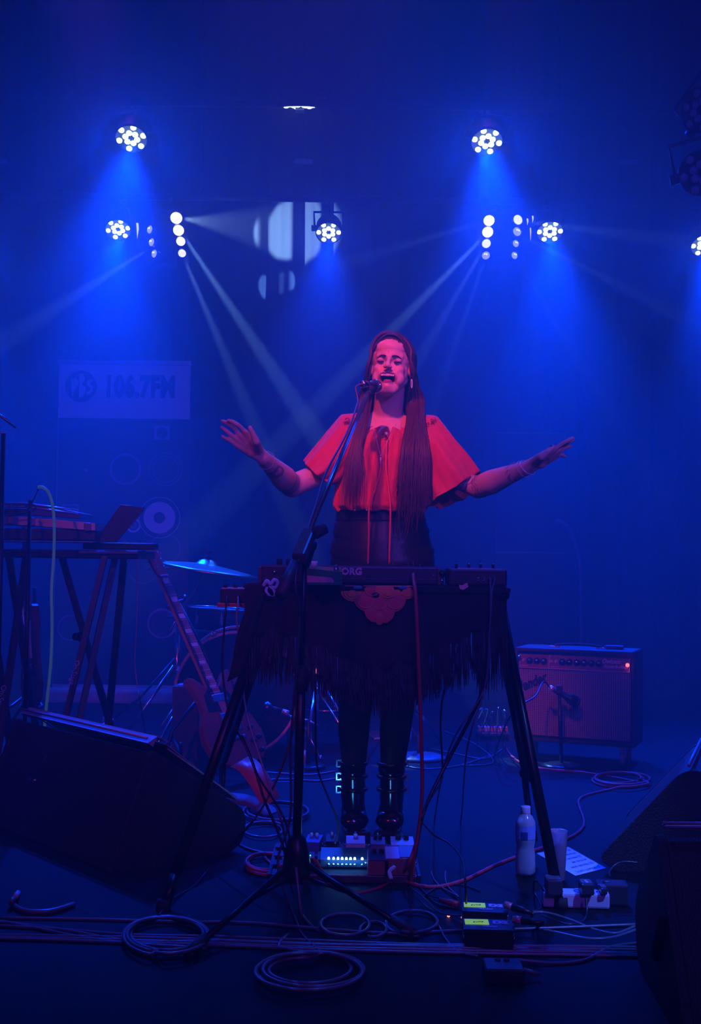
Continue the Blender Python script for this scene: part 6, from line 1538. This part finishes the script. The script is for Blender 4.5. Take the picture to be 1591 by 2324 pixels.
MB().lathe([(.010, 0), (.010, .002), (.001, .002)], 18, M=Matrix.Translation((-.015, 0, .0592))).build('button', mat('adaptor_sheen', (0, 0, 0)), t)
cable([P(1330, 2038, 3.20), F(1332, 2072, .01), F(1322, 2092), F(1290, 2098), F(1262, 2090), F(1230, 2078)], .0032, BLKC, 'black lead curling from the printed adaptor on the power board')
cable([P(1384, 1998, 3.26)+Vector((0, 0, .01)), P(1384, 1978, 3.28), P(1398, 1962, 3.3), P(1420, 1956, 3.3), P(1448, 1958, 3.3)], .0032, BLKC, 'black lead arching over the wide adaptor towards the nearest monitor')
cable([P(1234, 2022, 3.25), P(1222, 2002, 3.28), P(1213, 2000, 3.28), F(1212, 2022, .01), F(1225, 2048), F(1228, 2062), F(1200, 2070)], .003, BLKC, 'black lead looping left of the square adaptor')
# DI boxes
def di(px, py, D, label, w, d, h, rot, word):
    p = P(px, py, D); t = thing('di_box', label, 'direct box', (p.x, D, 0), (0, 0, rot))
    DB = mat('dark_teal_enamel', (.015, .04, .055), .3)
    MB().box((0, 0, h/2), (w, d, h-.006), bev=.003).build('core', BLK, t)
    MB().box((0, 0, h-.002), (w+.008, d+.004, .004), bev=.001).box((0, d/2+.001, h/2), (w+.008, .003, h)).build('cover', DB, t)
    MB().box((-w*.24, d*.18, h+.0008), (w*.50, d*.50, .0012), M=Matrix.Rotation(.03, 4, 'Z')).build('yellow_tape', mat('neon_yellow_tape', (.50, .85, .03), .6, emit=(.35, .75, .03), estr=.5), t)  # emission added so the tape seems to fluoresce; it is no lamp
    PV = mat('violet_white_print', (.55, .5, .85), .5)
    text(word, .030, Matrix.Translation((w*.25, d*.18, h+.0008)), PV, t, bold=.0022)
    text('Radial', .015, Matrix.Translation((w*.02, -d*.25, h+.0008)), PV, t, bold=.0004)
    text('pump', .012, Matrix.Translation((-w*.22, d*.15, h+.0016)) @ Matrix.Rotation(.2, 4, 'Z'), INK, t, shear=.3)
    for s in (-1, 1):
        for y in (-d*.3, 0, d*.3): MB().cyl((s*w/2, y, h*.5), (s*(w/2+.005), y, h*.5), .005, n=10).build('socket', CHROME, t)
    return t
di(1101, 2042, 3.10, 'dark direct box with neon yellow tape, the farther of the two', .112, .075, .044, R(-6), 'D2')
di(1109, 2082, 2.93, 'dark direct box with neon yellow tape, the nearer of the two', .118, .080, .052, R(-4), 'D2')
ORP = mat('salmon_plug_ring', (.75, .35, .40), .35, .3)
def plug(a, b, label):
    t = thing('cable_plug', label, 'connector', a)
    a, b = Vector(a), Vector(b); d = (b-a).normalized()
    keep(MB().cyl(a, a+d*.022, .0095, n=12).build('ring', ORP), t); keep(MB().tube([a+d*.022, a+d*.05, a+d*.08], [.0095, .0085, .005], 12).build('boot_sleeve', BLKC), t)
    return a+d*.08
s1 = plug(P(1146, 2053, 3.08), P(1200, 2070, 3.04), 'salmon-ringed plug in the right side of the farther direct box')
s2 = plug(P(1165, 2086, 2.93), P(1220, 2094, 2.90), 'salmon-ringed plug in the right side of the nearer direct box')
cable([s1, F(1205, 2072, .01), F(1225, 2070), F(1255, 2075), F(1300, 2090), F(1350, 2110), F(1400, 2118), F(1445, 2100)], .0040, GREYC, 'black cable from the farther direct box running to the right monitor')
cable([s2, F(1220, 2105, .008), F(1270, 2118), F(1330, 2130), F(1390, 2128), F(1450, 2108)], .0042, GREYC, 'black cable from the nearer direct box running to the right monitor')
t = thing('red_connector', 'dark red cable connector lying left of the two direct boxes', 'connector', F(1015, 2045, .012))
keep(MB().tube([F(998, 2042, .012), F(1020, 2048, .012), F(1040, 2052, .012)], [.006, .009, .009], 10).build('sleeve', mat('dark_red_plastic', (.4, .03, .06), .4)), t)
for x, y, l in ((1018, 2078, 'left'), (1050, 2082, 'right')): tag(MB().sphere(F(x, y, .0045), .0045, n=8).build('led_dot', mat('orange_led', (1, .4, .3), .3, emit=(1, .3, .2), estr=2)), 'tiny orange light on the floor, %s one beside the direct boxes' % l, 'light')
q = F(1130, 2190)
t = thing('junction_box', 'small low black box with two notches in its top, front of the stage', 'box', (q.x, 2.70, 0), (0, 0, R(-1)))
MB().box((0, 0, .017), (.088, .08, .032), bev=.004).build('body', mat('box_dark', (.02, .022, .03), .3), t)
MB().box((0, 0, .0335), (.080, .072, .002)).build('top_plate', mat('box_top_sheen', (.06, .08, .14), .3), t)  # bluish sheen of the top painted as a lighter plate
for s in (-1, 1): MB().lathe([(.007, 0), (.007, .003), (.001, .003)], 14, M=Matrix.Translation((s*.010, .02, .0343))).build('dimple', RUB, t)
MB().cyl((.046, .0, .02), (.085, -.002, .012), .007, .004, n=10).build('plug', GREYC, t)
# small pedals beside the amplifier
q = F(1118, 1675)
t = thing('small_pedalboard', 'small dim pedalboard with pale pedals and wires, left of the guitar amplifier', 'pedalboard', (q.x, q.y, 0))
MB().box((0, 0, .03), (.17, .15, .012), bev=.003).build('deck', mat('pedalboard_dark', (.03, .03, .04), .4), t)
for x in (-.08, .08): MB().box((x, 0, .014), (.008, .15, .026)).build('side_frame', mat('pedalboard_dark', (0, 0, 0)), t)
for i in range(5):
    x = -.066+.033*i
    pdl = MB().box((x, .0, .05), (.026, .06, .026), bev=.003).build('mini_pedal', [mat('mini_pedal_pink', (.4, .2, .25), .4), mat('mini_pedal_white', (.5, .5, .6), .4)][i % 2], t)
    MB().cyl((x, .0, .063), (x, .0, .072), .006, n=10).build('knob', RUB, pdl)
for k in range(5):
    x0 = P(1085+k*16, 1630, 5.6)
    cable([Vector((t.location.x-.06+.03*k, t.location.y, .07)), P(1080+k*17, 1622-6*(k % 2), 5.62), P(1095+k*12, 1612+5*(k % 3), 5.66), F(1060+k*22, 1690+k*3)], .003, mat('pale_thin_cable', (0, 0, 0)), '%s thin wire looping over the small pedalboard by the amplifier, counted from the left' % ('first', 'second', 'third', 'fourth', 'fifth')[k], group='wires over the small pedalboard')

# ================================================================== cables on the floor and hanging
FZ = .0045
def fc(px, label, r_=.0045, mt=GREYC, z=FZ, k=6, **kw): return cable([F(x, y, z if len(p_) == 2 else p_[2]) for p_ in px for x, y in [p_[:2]]], r_, mt, label, k=k, **kw)
def coil(cx, cy, rx, ry, loops, label, r_=.0045, mt=GREYC, lead=(), tail=(), seed=0, n=22):
    rnd = random.Random(seed); pts = []
    for p in lead: pts.append(F(p[0], p[1], FZ))
    for i in range(int(loops*n)+1):
        a = 2*pi*i/n + seed; l = i/n
        f = 1-.10*(l % 3)+.05*sin(l*2.3+seed); ox = 5*sin(l*2.1+seed); oy = 3*cos(l*1.7)
        pts.append(F(cx+ox+rx*f*cos(a), cy+oy+ry*f*sin(a), FZ + .0065*(int(l*2) % 4)*.8 + .001*l))
    for p in tail: pts.append(F(p[0], p[1], FZ))
    return cable(pts, r_, mt, label, k=2)
coil(380, 2122, 104, 46, 5, 'coil of dark cable on the floor at the left leg of the microphone stand', .0048, seed=2)
coil(702, 2202, 128, 44, 4, 'coil of dark cable on the floor at the very front of the stage', .0048, seed=5, lead=[(655, 2120), (632, 2150)])
coil(607, 1958, 55, 24, 3, 'coil of red and white cable beside the microphone stand base', .0050, mat('red_fleck_cable', (.65, .06, .10), .5), seed=1, lead=[(690, 1945), (655, 1940), (600, 1945)])
coil(1408, 1768, 68, 16, 3.2, 'coil of red cable on the floor in front of the amplifier', .0055, REDC, seed=.5, lead=[(1145, 1690), (1160, 1715), (1210, 1742), (1320, 1752)], tail=[(1385, 1792), (1330, 1805), (1312, 1820), (1322, 1850), (1325, 1875), (1300, 1898), (1250, 1918), (1190, 1938), (1120, 1965), (1060, 1995), (1000, 2012), (950, 2010), (900, 1992)])
coil(628, 1842, 84, 25, 2.4, 'coil of dark cable on the floor left of the performer\'s boots', .0045, seed=3)
coil(600, 1882, 50, 18, 1.3, 'small loop of dark cable between the red strap and the red coil', .0045, seed=4)
coil(785, 2098, 62, 28, 1.2, 'single loop of blue-lit cable under the right leg of the microphone stand', .0045, seed=2.4)
coil(935, 2092, 62, 28, 1.1, 'single loop of dark cable left of the nearer direct box', .0045, seed=1.4)
coil(850, 2108, 34, 20, .9, 'half loop of cable crossing under the right tripod leg', .0042, seed=2.8)
cable([F(690, 1955, .02), P(708, 1950, 3.46), P(720, 1958, 3.44), F(740, 1995, .012), F(768, 2020), F(810, 2028), F(860, 2015), F(905, 1992), P(925, 1965, 3.42), P(940, 1925, 3.42), P(950, 1890, 3.42)], .0052, REDC, 'red cable swooping across the floor in front of the pedals')
cable([P(938, 1303, 3.43), P(939, 1316, 3.41), P(943, 1345, 3.37), P(947, 1420, 3.365), P(952, 1550, 3.38), P(957, 1700, 3.40), P(958, 1800, 3.41), P(950, 1885, 3.42), P(938, 1950, 3.42), F(930, 2005)], .0058, mat('deep_red_cable', (.45, .02, .05), .45), 'red cable hanging from the synthesizer straight down past the boots')
fc([(0, 2083), (200, 2086), (400, 2092), (560, 2094), (760, 2110), (900, 2118), (1040, 2112), (1250, 2106), (1445, 2098)], 'long cable lying across the stage, farthest of the front run', .0042, seed=0) if False else fc([(0, 2083), (200, 2086), (400, 2092), (560, 2094), (760, 2110), (900, 2118), (1040, 2112), (1250, 2106), (1445, 2098)], 'long cable lying across the stage, farthest of the front run', .0042)
FR = 'long cables running side by side across the front of the stage'
for i, (a, b, c, d, e_) in enumerate(((2100, 2122, 2130, 2146, 2150), (2122, 2128, 2138, 2152, 2156), (2127, 2134, 2146, 2158, 2163), (2090, 2136, 2140, 2150, 2168), (2130, 2140, 2150, 2164, 2171))):
    fc([(-20, a), (130, a+(b-a)*.4), (300, b), (500, c-4), (700, c+4), (900, d-4), (1100, d), (1300, (d+e_)/2), (1452, e_)], '%s of the five dark cables running straight across the front of the stage' % ('farthest', 'second farthest', 'middle one', 'second nearest', 'nearest')[i], .0045 + .0004*(i % 2), group=FR)
fc([(0, 2090), (90, 2108), (180, 2126), (300, 2142), (470, 2152)], 'dark cable crossing diagonally at the left front of the stage', .0045)
cable([hub + Vector((.0, -.05, .12)), F(682, 2062, .02), F(688, 2080), F(712, 2106), F(735, 2118)], .0045, GREYC, 'cable emerging under the microphone stand hub and curling right')
fc([(385, 2165, .012), (1000, 2050)][:0] or [(525, 1905), (560, 1925), (610, 1938), (665, 1944)], 'grey cable curving over the floor to the pedals from the left monitor', .0042)
cable([F(360, 2078, .01), F(392, 2040, .01), F(440, 2010), F(480, 1965, .02), P(560, 1880, 3.4), P(600, 1825, 3.42), P(640, 1740, 3.45), P(668, 1640, 3.48), P(672, 1560, 3.5)], .0034, BLKC, 'black cable slanting up from the left coil across the stand legs')
cable([P(548, 1668, 3.5), P(575, 1735, 3.46), P(600, 1815, 3.42), P(628, 1880, 3.35), P(645, 1930, 3.3), F(660, 2005)], .0042, BLKC, 'black cable slanting down from the left stand leg to the microphone stand')
cable([P(1090, 1480, 3.5), P(1095, 1560, 3.5), P(1070, 1625, 3.5), P(1020, 1720, 3.5), P(975, 1810, 3.46), P(955, 1870, 3.42), F(935, 1985)], .0055, BLKC, 'thick black cable slanting from the right stand leg down to the pedals')
cable([P(1052, 1440, 3.5), P(1010, 1560, 3.5), P(1000, 1640, 3.5), P(1004, 1760, 3.5), P(985, 1800, 3.47), P(965, 1830, 3.45)], .0030, BLKC, 'thin black cable hanging behind the fringe right of the red cable')
cable([P(712, 1340, 3.5), P(716, 1640, 3.55), P(720, 1740, 3.55), P(745, 1810, 3.6), P(768, 1870, 3.62), P(760, 1915, 3.6)], .0032, BLKC, 'thin black cable curving down beside the left boot to the pedals')
cable([P(960, 1868, 3.42), P(985, 1895, 3.40), P(1020, 1915, 3.36), P(1048, 1950, 3.2), P(1056, 2000, 3.08), F(1058, 2050, .05)], .0030, BLKC, 'thin black cable running down to the farther direct box')
fc([(905, 1960, .02), (950, 2010), (990, 2050), (1030, 2060)], 'thin dark wire from the pedalboard to the direct boxes', .0028, BLKC)
fc([(985, 2080), (1000, 2110), (1015, 2135), (1040, 2160), (1085, 2170)], 'thin dark wire running forward to the junction box', .0028)
fc([(1172, 2178, .012), (1260, 2186), (1330, 2178), (1385, 2150), (1450, 2140)], 'dark cable from the junction box curving to the right monitor', .0042)
for i, (pts) in enumerate((((960, 2035), (1000, 2010), (1045, 2008), (1090, 2022)), ((965, 2030), (1010, 2042), (1050, 2062), (1075, 2085)), ((955, 2045), (985, 2068), (1030, 2078), (1060, 2095)), ((930, 2012), (965, 2040), (1000, 2072), (1050, 2078)))):
    fc(pts, 'thin tangled wire left of the two direct boxes, %s of the four' % ('farthest', 'second farthest', 'third farthest', 'nearest')[i], .0024, BLKC, z=.004+.003*i, group='tangled wires left of the direct boxes')
for i, pts in enumerate((((560, 1775), (640, 1768), (720, 1772), (770, 1765)), ((505, 1740), (600, 1752), (700, 1758), (760, 1750)), ((860, 1742), (900, 1735), (960, 1745), (1040, 1738), (1110, 1715)), ((980, 1700), (1040, 1712), (1100, 1722), (1140, 1700)), ((1010, 1660), (1080, 1690), (1120, 1730), (1050, 1738)))):
    fc(pts, 'thin cable on the dark floor behind the performer, ' + ('far left, nearest the drums', 'far left, behind the red strap', 'running right past the round base', 'farther right, near the small pedalboard', 'bent loop before the small pedalboard')[i], .0038, group='thin cables on the floor behind the performer')
# tripod feet and odds behind the left monitor
t = thing('short_mic_stand', 'low chrome tripod standing on the floor left of the cymbal stand', 'microphone stand', F(405, 1655))
for a in (-2.2, -.2, 1.7): MB().tube([(0, 0, .16), (.16*cos(a), .16*sin(a), .006)], .005, 6).build('leg', CHROME, t)
MB().cyl((0, 0, .12), (0, 0, .45), .008, n=8).build('pole', TB, t)
MB().tube([(0, 0, .42), (-.20, -.1, .18), (-.32, -.15, .08)], .007, 8).build('boom_arm', TB, t)
ba = t.location + Vector((-.33, -.155, .07))
t = thing('low_microphone', 'pale small microphone low over the floor between the left stand and the drums', 'microphone', ba)
MB().tube([(0, 0, 0), (-.05, -.02, -.03), (-.07, -.028, -.042), (-.10, -.04, -.055)], [.010, .012, .016, .013], 12).build('body', mat('pale_mic', (.45, .35, .5), .3, .4), t)
t = thing('floor_pedal', 'small crescent-edged pale object on the floor behind the left monitor', 'pedal', F(215, 1645))
MB().tube(arcpts((0, 0, .03), .05, -1.6, .3, 10, (1, 0, 0), (0, 0, 1)), [.004]*2+[.009]*7+[.004]*2, 8).build('rim', mat('pale_mic', (0, 0, 0)), t)
